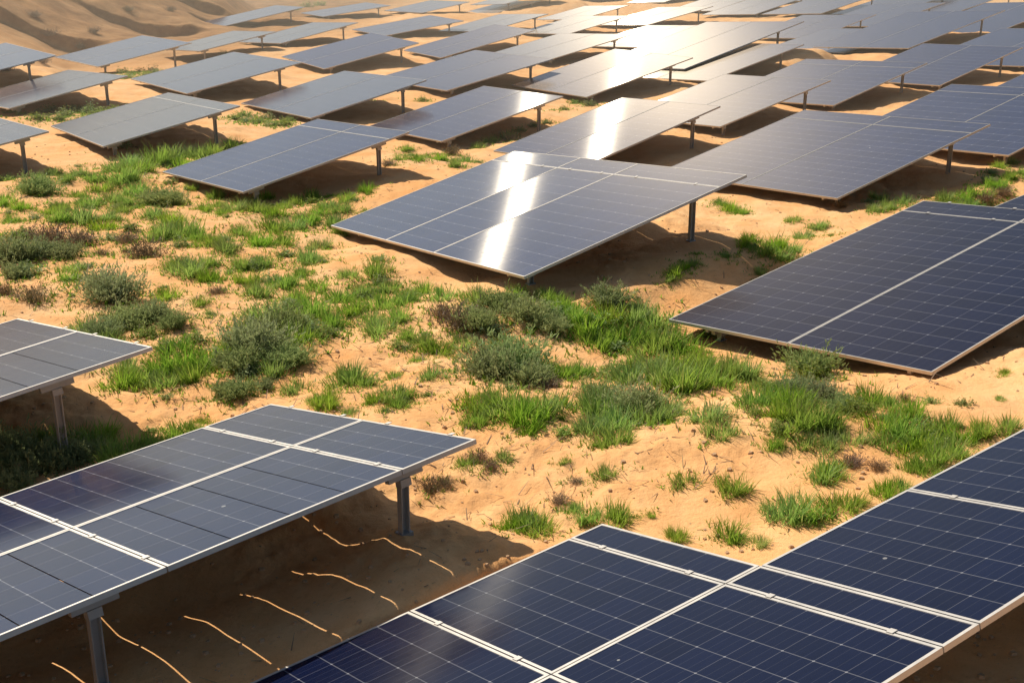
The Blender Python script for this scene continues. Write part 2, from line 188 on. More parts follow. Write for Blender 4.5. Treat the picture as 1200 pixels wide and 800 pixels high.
    ('W', -1.99, 18.72, 0.17), ('W', -4.71, 25.49, 0.19), ('W', -7.72, 19.42, 0.3), ('W', -4.03, 13.07, 0.13),
    ('W', -0.24, 14.32, 0.2), ('W', -0.2, 15.81, 0.25), ('W', -4.08, 13.97, 0.1), ('W', 1.62, 12.38, 0.18),
    ('W', -3.39, 19.59, 0.13), ('W', 0.55, 16.68, 0.14), ('W', -4.15, 25.89, 0.23), ('W', 5.45, 13.17, 0.06),
    ('W', -3.87, 26.45, 0.16), ('W', 2.77, 11.85, 0.1), ('W', 4.4, 11.46, 0.1), ('W', 3.99, 11.43, 0.14),
    ('W', -0.34, 12.94, 0.15), ('W', -6.8, 18.73, 0.14), ('W', 3.06, 11.56, 0.12), ('W', 5.15, 22.35, 0.1),
    ('W', 0.51, 12.14, 0.14), ('W', -4.2, 19.94, 0.21), ('W', -5.45, 20.25, 0.22), ('W', -7.62, 28.05, 0.26),
    ('W', 2.09, 16.13, 0.25), ('W', -1.22, 13.36, 0.1), ('W', -10.37, 30.13, 0.13), ('W', -6.13, 18.42, 0.25),
    ('W', -9.13, 23.78, 0.21), ('W', -4.15, 20.23, 0.31), ('W', 9.41, 24.66, 0.15), ('W', -7.5, 25.03, 0.16),
    ('W', 2.77, 11.45, 0.06), ('W', -7.27, 26.53, 0.25), ('W', -3.45, 18.71, 0.22), ('W', -0.8, 31.5, 0.13),
    ('W', 3.6, 11.35, 0.06), ('W', -4.26, 12.23, 0.09), ('W', -2.48, 30.78, 0.13), ('W', 3.76, 11.44, 0.09),
    ('W', -4.93, 25.03, 0.18), ('W', 3.25, 18.64, 0.08), ('W', 0.13, 12.87, 0.14), ('W', -9.35, 25.54, 0.27),
    ('W', -4.9, 12.62, 0.18), ('W', -5.49, 23.98, 0.12), ('W', 1.24, 15.81, 0.14), ('W', 11.06, 26.12, 0.12),
    ('W', -10.43, 27.92, 0.17), ('W', -3.07, 22.83, 0.17), ('W', -4.94, 11.47, 0.11), ('W', 9.63, 25.93, 0.11),
    ('W', 8.93, 24.83, 0.16), ('W', -2.65, 16.09, 0.24), ('W', 4.6, 12.02, 0.13), ('W', -4.54, 15.75, 0.23),
    ('W', -1.14, 15.86, 0.12), ('W', -1.0, 30.1, 0.16), ('W', 1.87, 14.78, 0.18), ('W', -4.88, 12.4, 0.12),
    ('W', 8.37, 24.83, 0.13), ('W', -1.99, 32.83, 0.15), ('W', -11.37, 28.44, 0.16), ('W', -0.14, 15.44, 0.14),
    ('W', 2.07, 14.03, 0.22), ('W', -2.46, 16.0, 0.23), ('W', 8.59, 24.29, 0.12), ('W', 2.76, 18.52, 0.08),
    ('W', -4.23, 16.89, 0.07), ('W', 4.28, 19.16, 0.11), ('W', 1.22, 12.69, 0.16), ('W', -10.01, 32.82, 0.4),
    ('W', -9.88, 28.88, 0.21), ('W', -4.52, 19.61, 0.11), ('W', -4.19, 15.94, 0.19), ('W', 1.17, 14.22, 0.22),
    ('W', -3.34, 26.29, 0.14), ('W', -0.02, 13.58, 0.15), ('W', -5.26, 18.49, 0.1), ('W', -3.17, 17.41, 0.26),
    ('W', -7.89, 26.62, 0.25), ('W', -5.73, 21.46, 0.21), ('W', 8.65, 24.08, 0.13), ('W', -3.28, 14.69, 0.24),
    ('W', 7.28, 25.19, 0.11), ('W', -0.29, 13.28, 0.13), ('W', 10.91, 26.12, 0.17), ('W', 4.13, 11.32, 0.1),
    ('W', 3.69, 11.74, 0.11), ('W', -9.85, 24.38, 0.14), ('W', 8.54, 24.78, 0.11), ('W', 4.32, 12.15, 0.13),
    ('W', 0.75, 14.25, 0.06), ('W', -6.46, 22.9, 0.15), ('W', 0.89, 11.78, 0.07), ('W', -1.22, 13.27, 0.06),
    ('W', -5.66, 12.38, 0.13), ('W', -1.93, 18.38, 0.13), ('W', 0.67, 14.49, 0.11), ('W', -7.17, 22.06, 0.22),
    ('W', 12.49, 32.17, 0.14), ('W', -8.0, 25.25, 0.23), ('W', 3.02, 12.3, 0.18), ('W', 5.1, 20.69, 0.09),
    ('W', -4.86, 20.08, 0.18), ('W', -3.44, 13.95, 0.09), ('W', -6.61, 21.21, 0.13), ('W', -3.82, 20.74, 0.23),
    ('W', -2.06, 14.58, 0.08), ('W', -1.36, 15.45, 0.12), ('W', 0.76, 16.27, 0.18), ('W', -2.17, 18.03, 0.19),
    ('W', -1.83, 31.67, 0.15), ('W', -3.92, 25.52, 0.11), ('W', 8.67, 24.86, 0.12), ('W', -2.9, 24.84, 0.15),
    ('W', 3.64, 11.97, 0.14), ('W', -4.9, 16.22, 0.21), ('W', -1.45, 31.52, 0.15), ('W', -1.39, 13.03, 0.11),
    ('W', -0.25, 12.71, 0.14), ('W', -5.26, 25.84, 0.18), ('W', -4.13, 24.36, 0.22), ('W', -2.77, 16.46, 0.21),
    ('W', -2.15, 19.91, 0.19), ('W', -5.53, 16.94, 0.18), ('W', -6.4, 18.64, 0.3), ('W', -3.35, 19.98, 0.11),
    ('W', 1.73, 16.88, 0.17), ('W', 4.58, 19.37, 0.1), ('W', 10.15, 26.74, 0.21), ('W', -5.21, 22.33, 0.18),
    ('W', -2.3, 18.23, 0.17), ('W', 1.01, 16.25, 0.34), ('W', 1.18, 13.08, 0.32), ('W', -0.11, 14.75, 0.36),
    ('W', 3.42, 13.58, 0.3), ('W', 3.49, 11.89, 0.23), ('W', 3.81, 11.65, 0.23), ('W', -3.22, 15.63, 0.38),
    ('W', 0.52, 16.37, 0.3), ('W', 2.82, 12.82, 0.23), ('W', -0.46, 16.45, 0.3), ('W', -1.51, 17.98, 0.25),
    ('W', 4.09, 11.21, 0.19),
]
TABLE_LABELS = {
    'N1': 'large blue grey solar table at lower left, thin light streaks crossing its shadow',
    'N2': 'deep navy solar table filling the lower right corner, bright frames between cell grids',
    'N4': 'grey solar table cut off by the left edge beside the dark shrubs, halfway down',
    'N3': 'navy two column solar table above the grass clumps, running off the right edge',
    'N3b': 'small visible corner of a navy table above the navy two column table, at right edge',
    'T3': 'widest grey solar table, three columns, with a white sun streak reaching its lowest corner',
    'T30': 'grey two column table right of the three column table, above the navy right edge table',
    'a31': 'dark blue table at right edge, its left part hidden by the grey two column table',
    'a13': 'grey two column table left of the three column table, low corner above the scrub',
    'a26': 'glaring table directly behind the three column table, sun patch on its left half',
    'a24': 'grey table in the gap between the left two column table and the glaring table behind',
    'a04': 'grey table at left with a strip of grass growing along its near edge',
    'a06': 'tip of a grey table at left edge, just above the open scrub patch',
    'a03': 'long grey table at left edge, second one up from the scrub patch',
    'a01': 'small grey table tip at left edge, nearest to the sandy bank',
    'a02': 'grey table at far left standing right in front of the sandy bank',
    'a05': 'grey table behind the grass strip table, third from left in its diagonal row',
    'a12': 'grey table behind the left two column table, its tip over a single post and sand',
    'a07': 'grey table beside the bank top, right of the shaded sand scarp',
    'a08': 'thin grey table between the bank front table and the shaded sand scarp',
    'a09': 'grey table right of the thin grey one behind the bank front table',
    'a10': 'small far grey table near the top edge, first right of the green bush patch',
    'a11': 'grey table above the single post table, fourth from left at mid distance',
    'a14': 'grey table near the top left, just left of the upper sun glare',
    'a15': 'far grey table touching the top edge, second right of the green bush patch',
    'a16': 'pale grey table left of the upper sun glare, in line behind the gap table',
    'a17': 'pale far table left of the upper sun glare, one row behind the pale grey table',
    'a18': 'tiny pale table at the top edge left of the sun glare',
    'a19': 'pale grey table directly behind the table in the gap, its tip near sun glare',
    'a20': 'bright table under the upper sun glare, fourth in line above the three column table',
    'a21': 'bright table inside the upper sun glare, one row behind the bright fourth table',
    'a22': 'bright small table in the upper sun glare, two rows behind the bright fourth table',
    'a23': 'long glaring table behind the glaring one, its right end washed out by sun',
    'a27': 'warm grey table above the grey two column table, left of a dark shaded gap',
    'a28': 'blue grey table behind the dark blue right edge table, post over a shaded gap',
    'a29': 'bluish table near right edge behind the blue grey table, its tip touching the edge',
    'a32': 'dark blue sliver of a table at right edge, above the dark blue one',
    'a33': 'blue table at right edge behind the bluish table, only its left part in view',
    'a35': 'blue grey table one row behind the blue grey shaded gap table',
    'a36': 'warm grey table right of the sun glare, one row behind the warm grey one',
    'a37': 'hazy table overlapping the back of the warm grey table right of the glare',
    'a38': 'hazy bright table just right of the upper sun glare',
    'a40': 'hazy grey table at the top edge, third right of the sun glare',
    'a41': 'hazy blue grey table behind the overlapping hazy table, upper right',
    'a42': 'long blue table in the upper right, two rows behind the bluish edge table',
    'a43': 'hazy blue table behind the long blue one in the upper right',
    'a44': 'blue table cut by the right edge, just behind the long blue one',
    'a46': 'pale sliver of a table at the top edge above the tiny pale table',
    'a47': 'hazy bright table behind the one just right of the upper glare',
    'b1': 'hazy table sliver on the top edge, first right of the sun glare',
    'b3': 'hazy blue grey table on the top edge, left of the top right pair',
    'b4': 'blue table on the top edge, second from the right corner',
    'b5': 'blue table on the top edge, nearest the top right corner',
    'b7': 'faint table sliver on the top edge, inside the glare at its right side',
    'b8': 'faint farthest table sliver on the top edge within the sun glare',
    'b9': 'farthest hazy table sliver on the top edge, behind the third hazy one',
    'b10': 'farthest blue table sliver on the top edge, toward the right',
}
# where a plant stands: (phrase, (x0, x1, y0, y1)) in metres, first match wins
ZONES = [
    ('in the shadow of the left edge table', (-9.0, -2.6, 8.0, 13.2)),
    ('on bare sand by the navy lower right table', (-1.5, 6.5, 6.0, 12.6)),
    ('beside the corner of the lower left table', (-2.6, 1.5, 6.0, 13.6)),
    ('in the dense clumps below the navy right edge table', (2.4, 9.5, 12.6, 16.2)),
    ('in the dense central clumps between the four nearest tables', (-0.4, 2.4, 12.6, 18.5)),
    ('in the middle of the scrub left of the central clumps', (-3.4, -0.4, 12.6, 19.5)),
    ('in the scrub above the left edge table', (-12.0, -3.4, 13.2, 20.0)),
    ('around the raised corner of the three column table', (2.4, 7.0, 16.2, 22.5)),
    ('below the grey two column table on the right', (7.0, 16.0, 16.2, 30.0)),
    ('in the wide scrub patch on the left', (-16.0, -1.0, 19.5, 27.5)),
    ('on the grass strip between the left tables', (-16.0, -4.0, 27.5, 45.0)),
    ('between the tables behind the three column table', (-4.0, 16.0, 19.0, 60.0)),
]
CAM = np.array([0.0, 0.0, 5.4])
NEAR = {'N1', 'N2', 'N4'}
# how far each near table's module rows run along its own long axis (metres from the reference corner)
SPAN = {'N1': (-9.3, 0.0), 'N2': (-6.9, 6.7), 'N4': (-7.6, 0.0)}


def table_span(t):
    return SPAN.get(t[0], (0.0, t[5]))


def clearance(name, fu, v, L):
    """height of the underside of a table above the sand, fu = 0..1 across, v metres along"""
    if name in ('N1', 'N4'):
        return 0.34 + 0.76 * fu
    if name in NEAR:
        return 0.16 + 0.62 * fu
    return 0.2 + 0.12 * fu + 0.62 * np.clip(v / min(L, 5.0), 0, 1.1)


def control_points():
    pts = []
    for t in TABLES:
        n, o, a, b, W, L = t
        o, a, b = np.array(o), np.array(a), np.array(b)
        v0, v1 = table_span(t)
        nv = max(3, int((v1 - v0) / 1.2) + 1)
        for fu in (0.0, 0.5, 1.0):
            for k in range(nv):
                v = v0 + (v1 - v0) * k / (nv - 1)
                p = o + a * W * fu + b * v
                pts.append((p[0], p[1], p[2] - clearance(n, fu, v, v1 - v0)))
    pts += BERM
    return np.array(pts)


def plane_z(x, y):
    d = np.hypot(x, y)
    k = np.minimum(1.0, 190.0 / np.maximum(d, 1e-6))
    xx, yy = np.clip(x * k, -120, 120), np.clip(y * k, -12, 190)
    return PLANE[0] + PLANE[1] * xx + PLANE[2] * yy


CTRL = control_points()
CTRL_SG = 0.55 + 0.006 * np.clip(CTRL[:, 1], 8, 200)
CTRL_W = np.ones(len(CTRL))
if BERM:
    CTRL_SG[-len(BERM):] = 0.3
    CTRL_W[-len(BERM):] = 4.0
CTRL_DEV = CTRL[:, 2] - plane_z(CTRL[:, 0], CTRL[:, 1])


def smooth(e0, e1, x):
    t = np.clip((x - e0) / (e1 - e0), 0, 1)
    return t * t * (3 - 2 * t)


def hill_blend(x, y, z):
    """terraced sandy bank rising behind the far left rows"""
    hx = 600 + 1500 * x / np.maximum(0.94 * y + 3.2, 1)
    w = smooth(56, 79, y) * (1 - smooth(122, 175, y)) * (1 - smooth(235, 300, hx)) * (y > 40)
    i = np.clip(np.searchsorted(HILL_X, hx) - 1, 0, len(HILL_X) - 2)
    X0, HZ = np.array(HILL_X, float), np.array(HILL_Z)
    f = np.clip((hx - X0[i]) / (X0[i + 1] - X0[i]), 0, 1)
    yy = y + 0.5 * np.sin(x * 0.22) + 0.2 * np.sin(x * 0.6 + 1)
    k = np.clip(np.searchsorted(HILL_D, yy) - 1, 0, len(HILL_D) - 2)
    D = np.array(HILL_D, float)
    g = np.clip((yy - D[k]) / (D[k + 1] - D[k]), 0, 1)
    za = HZ[i, k] * (1 - g) + HZ[i, k + 1] * g
    zb = HZ[i + 1, k] * (1 - g) + HZ[i + 1, k + 1] * g
    hz = za * (1 - f) + zb * f - np.maximum(0, 80 - y) * 0.02
    return z * (1 - w) + hz * w


def ground_z(x, y, fine=True):
    x = np.atleast_1d(np.asarray(x, float))
    y = np.atleast_1d(np.asarray(y, float))
    z = plane_z(x, y)
    cor = np.zeros_like(x)
    CH = 20000
    near = np.nonzero((y > -6) & (y < 240))[0]
    for s in range(0, len(near), CH):
        i = near[s:s + CH]
        dx = x[i][:, None] - CTRL[None, :, 0]
        dy = y[i][:, None] - CTRL[None, :, 1]
        sg = CTRL_SG[None, :]
        d2 = (dx * dx + dy * dy) / (2 * sg * sg)
        w = np.exp(-np.minimum(d2, 60)) * CTRL_W[None, :]
        cor[i] = (w * CTRL_DEV[None, :]).sum(1) / (w.sum(1) + 0.05)
    return hill_blend(x, y, z + cor)

# ---------------------------------------------------------------- scene, camera, light
sc = bpy.context.scene
col = sc.collection
sc.view_settings.view_transform = 'Standard'
sc.view_settings.look = 'None'
sc.view_settings.exposure = 0
sc.cycles.max_bounces = 6
sc.cycles.transparent_max_bounces = 6
sc.cycles.use_denoising = True
sc.cycles.sample_clamp_indirect = 4.0

cam_d = bpy.data.cameras.new('camera')
cam_d.lens = 45.0
cam_d.sensor_width = 36.0
cam_d.clip_start = 0.1
cam_d.clip_end = 9000
cam = bpy.data.objects.new('camera', cam_d)
col.objects.link(cam)
cam.location = CAM.tolist()
cam.rotation_euler = (R(70), 0, 0)
sc.camera = cam

SUN_AZ, SUN_EL = R(-42), R(46)
sun_dir = np.array([math.sin(SUN_AZ) * math.cos(SUN_EL), math.cos(SUN_AZ) * math.cos(SUN_EL), math.sin(SUN_EL)])
from mathutils import Vector
sl = bpy.data.lights.new('sun', 'SUN')
sl.energy = 5.0
sl.angle = R(0.5)
sl.color = (1.0, 0.92, 0.79)
so = bpy.data.objects.new('sun', sl)
col.objects.link(so)
so.rotation_euler = Vector(sun_dir.tolist()).to_track_quat('Z', 'Y').to_euler()
so.location = (-20, 40, 40)

world = bpy.data.worlds.new('World')
sc.world = world
world.use_nodes = True
wn = world.node_tree
for n in list(wn.nodes):
    wn.nodes.remove(n)
sky = wn.nodes.new('ShaderNodeTexSky')
sky.sky_type = 'NISHITA'
sky.sun_disc = False
sky.sun_elevation = SUN_EL
sky.sun_rotation = SUN_AZ
sky.air_density = 1.0
sky.dust_density = 1.0
sky.ozone_density = 3.0
bg = wn.nodes.new('ShaderNodeBackground')
bg.inputs['Strength'].default_value = 0.095
wo = wn.nodes.new('ShaderNodeOutputWorld')
tint = wn.nodes.new('ShaderNodeMix')
tint.data_type = 'RGBA'
tint.blend_type = 'MULTIPLY'
tint.inputs[0].default_value = 1.0
tint.inputs[7].default_value = (1.0, 0.89, 0.78, 1)
wn.links.new(sky.outputs[0], tint.inputs[6])
wn.links.new(tint.outputs[2], bg.inputs[0])
wn.links.new(bg.outputs[0], wo.inputs[0])


# ---------------------------------------------------------------- materials
class NT:
    """small helper around a node tree"""
    def __init__(self, name):
        self.m = bpy.data.materials.new(name)
        self.m.use_nodes = True
        self.t = self.m.node_tree
        for n in list(self.t.nodes):
            self.t.nodes.remove(n)
        self.out = self.t.nodes.new('ShaderNodeOutputMaterial')

    def n(self, kind, **kw):
        nd = self.t.nodes.new('ShaderNode' + kind)
        for k, v in kw.items():
            setattr(nd, k, v)
        return nd

    def l(self, a, b):
        self.t.links.new(a, b)

    def val(self, sock, v):
        if isinstance(v, (int, float)):
            sock.default_value = v
        elif isinstance(v, tuple):
            sock.default_value = v if len(v) == len(sock.default_value) else tuple(v) + (1,)
        else:
            self.l(v, sock)

    def math(self, op, a, b=None, c=None, clamp=False):
        nd = self.n('Math', operation=op)
        nd.use_clamp = clamp
        self.val(nd.inputs[0], a)
        if b is not None:
            self.val(nd.inputs[1], b)
        if c is not None:
            self.val(nd.inputs[2], c)
        return nd.outputs[0]

    def mix(self, f, a, b):
        nd = self.n('Mix', data_type='RGBA')
        self.val(nd.inputs[0], f)
        self.val(nd.inputs[6], a)
        self.val(nd.inputs[7], b)
        return nd.outputs[2]

    def noise(self, vec, scale, detail=3, rough=0.55):
        nd = self.n('TexNoise')
        self.val(nd.inputs['Scale'], scale)
        nd.inputs['Detail'].default_value = detail
        nd.inputs['Roughness'].default_value = rough
        if vec is not None:
            self.l(vec, nd.inputs['Vector'])
        return nd.outputs[0]

    def ramp(self, f, stops):
        nd = self.n('ValToRGB')
        el = nd.color_ramp.elements
        while len(el) < len(stops):
            el.new(0.5)
        for e, (p, c) in zip(el, stops):
            e.position = p
            e.color = (c, c, c, 1) if isinstance(c, (int, float)) else tuple(c) + (1,)
        self.l(f, nd.inputs[0])
        return nd.outputs[0]

    def bump(self, h, strength, dist):
        nd = self.n('Bump')
        nd.inputs['Strength'].default_value = strength
        nd.inputs['Distance'].default_value = dist
        self.l(h, nd.inputs['Height'])
        return nd.outputs[0]

    def done(self, sh):
        self.l(sh, self.out.inputs[0])
        return self.m


def mat_sand():
    t = NT('sand')
    g = t.n('NewGeometry')
    p = g.outputs['Position']
    big = t.noise(p, 0.22, 4)
    mid = t.noise(p, 1.7, 5, 0.6)
    fine = t.noise(p, 14.0, 6, 0.65)
    grit = t.noise(p, 70.0, 3, 0.7)
    c = t.mix(t.ramp(big, [(0.3, 0.0), (0.7, 1.0)]), (0.87, 0.46, 0.18), (0.92, 0.58, 0.29))
    c = t.mix(t.ramp(mid, [(0.35, 0.0), (0.72, 0.75)]), c, (0.76, 0.35, 0.115))
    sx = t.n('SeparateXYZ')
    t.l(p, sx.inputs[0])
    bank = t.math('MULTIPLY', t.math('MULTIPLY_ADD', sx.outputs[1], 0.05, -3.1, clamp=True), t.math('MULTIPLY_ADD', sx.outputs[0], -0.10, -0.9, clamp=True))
    c = t.mix(t.math('MULTIPLY', bank, t.ramp(t.noise(p, 0.5, 5, 0.65), [(0.3, 0.6), (0.65, 1.0)])), c, (0.24, 0.115, 0.04))  # rough brown soil, with shade of the bank's slope and scarps painted in
    c = t.mix(t.ramp(fine, [(0.52, 0.0), (0.8, 0.55)]), c, (0.58, 0.28, 0.10))
    c = t.mix(t.ramp(grit, [(0.60, 0.0), (0.72, 0.5)]), c, (0.26, 0.13, 0.06))
    h = t.math('ADD', t.math('MULTIPLY', mid, 0.5), t.math('ADD', t.math('MULTIPLY', fine, 0.35), t.math('MULTIPLY', grit, 0.08)))
    b = t.n('BsdfPrincipled')
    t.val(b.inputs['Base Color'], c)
    b.inputs['Roughness'].default_value = 0.95
    b.inputs['Specular IOR Level'].default_value = 0.15
    t.l(t.bump(h, 0.55, 0.12), b.inputs['Normal'])
    return t.done(b.outputs[0])


def glint_vectors(cx=748.0, cy=12.0):
    """shading normal that puts an added glint at a frame point and the axis along which it spreads"""
    def half(px, py):
        d = np.array([(px - 600) / 1500., 1.0, -(py - 400) / 1500.])
        c, s = math.cos(R(20)), math.sin(R(20))
        w = np.array([d[0], d[1] * c + d[2] * s, -d[1] * s + d[2] * c])
        n = sun_dir - w / np.linalg.norm(w)
        return n / np.linalg.norm(n)
    t = half(cx + 7, cy - 100) - half(cx - 7, cy + 100)
    n = half(cx, cy)
    t -= n * (t @ n)
    return n, np.cross(n, t / np.linalg.norm(t))


# added sun glint: frame point that each table's shading normal is aimed at
GLINT_AT = {'T3': (624, 112), 'a26': (708, 84), 'a24': (640, 60), 'a27': (770, 60), 'a23': (736, 62), 'a19': (690, 20)}
GLINT_N, GLINT_T = glint_vectors()


def mat_glass(name, base, line_gain, dust, spec):
    """silicon cells under solar glass with an added sun glint: UV counts cells, (u across, v along)"""
    t = NT(name)
    uv = t.n('UVMap', uv_map='cells')
    sep = t.n('SeparateXYZ')
    t.l(uv.outputs[0], sep.inputs[0])
    u, v = sep.outputs[0], sep.outputs[1]

    def line(x, w):                                    # 1 on integer lines of x, w = half width in cells
        f = t.math('FRACT', t.math('ADD', x, 0.5))
        d = t.math('ABSOLUTE', t.math('SUBTRACT', f, 0.5))
        return t.math('LESS_THAN', d, w)
    lv = line(v, 0.016)
    lu = line(u, 0.010)
    bus = line(t.math('MULTIPLY', u, 3.0), 0.022)
    fu = t.math('SUBTRACT', t.math('ABSOLUTE', t.math('SUBTRACT', t.math('FRACT', u), 0.5)), 0.5)
    fv = t.math('SUBTRACT', t.math('ABSOLUTE', t.math('SUBTRACT', t.math('FRACT', v), 0.5)), 0.5)
    diam = t.math('GREATER_THAN', t.math('ADD', fu, fv), -0.045)
    geo = t.n('NewGeometry')
    st = t.n('VectorMath', operation='MULTIPLY')
    t.l(uv.outputs[0], st.inputs[0])
    st.inputs[1].default_value = (9.0, 0.5, 1.0)
    streak = t.noise(st.outputs[0], 2.2, 3, 0.6)
    wn_ = t.n('TexWhiteNoise', noise_dimensions='3D')
    fl = t.n('VectorMath', operation='FLOOR')
    t.l(uv.outputs[0], fl.inputs[0])
    t.l(fl.outputs[0], wn_.inputs[0])
    k = t.math('ADD', t.math('MULTIPLY', streak, 0.9), t.math('MULTIPLY', wn_.outputs[0], 0.35))
    c = t.mix(k, tuple(x * 0.55 for x in base), tuple(x * 1.35 for x in base))
    c = t.mix(t.math('MULTIPLY', bus, 0.10 * line_gain), c, (0.42, 0.43, 0.46))
    c = t.mix(t.math('MULTIPLY', lu, 0.22 * line_gain), c, (0.5, 0.5, 0.52))
    c = t.mix(t.math('MULTIPLY', lv, 0.34 * line_gain), c, (0.55, 0.55, 0.56))
    c = t.mix(t.math('MULTIPLY', diam, 0.4 * line_gain), c, (0.7, 0.7, 0.7))
    dn = t.noise(geo.outputs['Position'], 0.8, 4, 0.6)
    dn2 = t.noise(geo.outputs['Position'], 9.0, 4, 0.6)
    dm = t.math('MULTIPLY', t.ramp(t.math('MULTIPLY', dn, t.math('ADD', dn2, 0.5)), [(0.3, 0.25), (0.7, 1.0)]), dust)
    c = t.mix(dm, c, (0.40, 0.38, 0.36))
    vo = t.n('TexVoronoi')
    vo.inputs['Scale'].default_value = 2.6
    t.l(geo.outputs['Position'], vo.inputs['Vector'])
    spr = t.n('SeparateColor')
    t.l(vo.outputs['Color'], spr.inputs[0])
    spot = t.math('MULTIPLY', t.math('LESS_THAN', vo.outputs['Distance'], t.math('MULTIPLY', spr.outputs[1], 0.055)), t.math('GREATER_THAN', spr.outputs[0], 0.72))
    c = t.mix(t.math('MULTIPLY', spot, 0.4), c, (0.62, 0.60, 0.55))
    b = t.n('BsdfPrincipled')
    t.val(b.inputs['Base Color'], c)
    t.l(t.math('ADD', t.math('MULTIPLY', dn2, 0.10), 0.11), b.inputs['Roughness'])
    b.inputs['IOR'].default_value = 1.45 if spec < 0.5 else 1.68
    b.inputs['Specular IOR Level'].default_value = spec
    # added sun glint: highlight lobes on a set normal, not the panel's own
    gl = t.n('BsdfAnisotropic')
    gk = t.ramp(t.math('MULTIPLY', t.math('ADD', dn2, streak), t.math('SUBTRACT', 1.0, t.math('MULTIPLY', lv, 0.6))), [(0.45, 0.15), (1.1, 1.0)])
    t.l(t.mix(gk, (0.30, 0.27, 0.22), (1.0, 0.93, 0.80)), gl.inputs['Color'])
    gl.inputs['Roughness'].default_value = 0.138
    gl.inputs['Anisotropy'].default_value = 0.82
    oi = t.n('ObjectInfo')
    cx = t.n('VectorMath', operation='MULTIPLY_ADD')
    t.l(oi.outputs['Color'], cx.inputs[0])
    cx.inputs[1].default_value = (2.0, 2.0, 2.0)
    cx.inputs[2].default_value = (-1.006, -1.006, -1.006)
    wob = t.n('TexWhiteNoise', noise_dimensions='1D')
    t.l(oi.outputs['Random'], wob.inputs['W'])
    off = t.n('VectorMath', operation='MULTIPLY_ADD')
    t.l(wob.outputs['Color'], off.inputs[0])
    off.inputs[1].default_value = (0.012, 0.012, 0.012)
    t.l(cx.outputs[0], off.inputs[2])
    nrmz = t.n('VectorMath', operation='NORMALIZE')
    t.l(off.outputs[0], nrmz.inputs[0])
    t.l(nrmz.outputs[0], gl.inputs['Normal'])
    tg = t.n('CombineXYZ')
    tv = GLINT_T
    for i in range(3):
        tg.inputs[i].default_value = float(tv[i])
    t.l(tg.outputs[0], gl.inputs['Tangent'])
    gw = t.n('BsdfAnisotropic')  # broad warm sheen put in around the main glint
    gw.inputs['Color'].default_value = (0.011, 0.0092, 0.0068, 1)
    gw.inputs['Roughness'].default_value = 0.26
    cw = t.n('CombineXYZ')
    for i in range(3):
        cw.inputs[i].default_value = float(GLINT_N[i])
    t.l(cw.outputs[0], gw.inputs['Normal'])
    mx = t.n('MixShader')
    mx.inputs[0].default_value = 0.0065
    t.l(b.outputs[0], mx.inputs[1])
    t.l(gl.outputs[0], mx.inputs[2])
    ad = t.n('AddShader')
    t.l(mx.outputs[0], ad.inputs[0])
    t.l(gw.outputs[0], ad.inputs[1])
    return t.done(ad.outputs[0])


def mat_metal(name, colr, rough, metal):
    t = NT(name)
    g = t.n('NewGeometry')
    nz = t.noise(g.outputs['Position'], 7.0, 4, 0.6)
    c = t.mix(nz, tuple(x * 0.75 for x in colr), tuple(min(1, x * 1.15) for x in colr))
    b = t.n('BsdfPrincipled')
    t.val(b.inputs['Base Color'], c)
    b.inputs['Metallic'].default_value = metal
    t.l(t.math('ADD', t.math('MULTIPLY', nz, 0.2), rough), b.inputs['Roughness'])
    return t.done(b.outputs[0])


def mat_leaf(name, c0, c1, c2, trans):
    """c0 base/dark, c1 normal, c2 light tip; 'tint' is a per-leaf random, 'tip' runs 0..1 up the leaf"""
    t = NT(name)
    a = t.n('Attribute', attribute_name='tint')
    b_ = t.n('Attribute', attribute_name='tip')
    oi = t.n('ObjectInfo')
    f = t.math('ADD', t.math('MULTIPLY', a.outputs['Fac'], 0.75), t.math('MULTIPLY', oi.outputs['Random'], 0.25))
    c = t.mix(f, c0, c1)
    c = t.mix(t.math('MULTIPLY', b_.outputs['Fac'], t.math('ADD', t.math('MULTIPLY', a.outputs['Fac'], 0.6), 0.2)), c, c2)
    dry = t.math('GREATER_THAN', a.outputs['Fac'], 0.90)
    c = t.mix(t.math('MULTIPLY', dry, 0.8), c, (0.34, 0.25, 0.10))
    hs = t.n('HueSaturation')
    hw = t.n('TexWhiteNoise', noise_dimensions='1D')
    t.l(oi.outputs['Random'], hw.inputs['W'])
    hx = t.n('SeparateColor')
    t.l(hw.outputs['Color'], hx.inputs[0])
    t.l(t.math('MULTIPLY_ADD', hx.outputs[0], 0.055, 0.465), hs.inputs['Hue'])
    t.l(t.math('MULTIPLY_ADD', hx.outputs[1], 0.4, 0.68), hs.inputs['Saturation'])
    t.l(t.math('MULTIPLY_ADD', hx.outputs[2], 0.55, 0.78), hs.inputs['Value'])
    t.l(c, hs.inputs['Color'])
    c = hs.outputs[0]
    d = t.n('BsdfPrincipled')
    t.val(d.inputs['Base Color'], c)
    d.inputs['Roughness'].default_value = 0.6
    d.inputs['Specular IOR Level'].default_value = 0.25
    tr = t.n('BsdfTranslucent')
    t.val(tr.inputs['Color'], t.mix(0.5, c, c2))
    mx = t.n('MixShader')
    mx.inputs[0].default_value = trans
    t.l(d.outputs[0], mx.inputs[1])
    t.l(tr.outputs[0], mx.inputs[2])
    return t.done(mx.outputs[0])


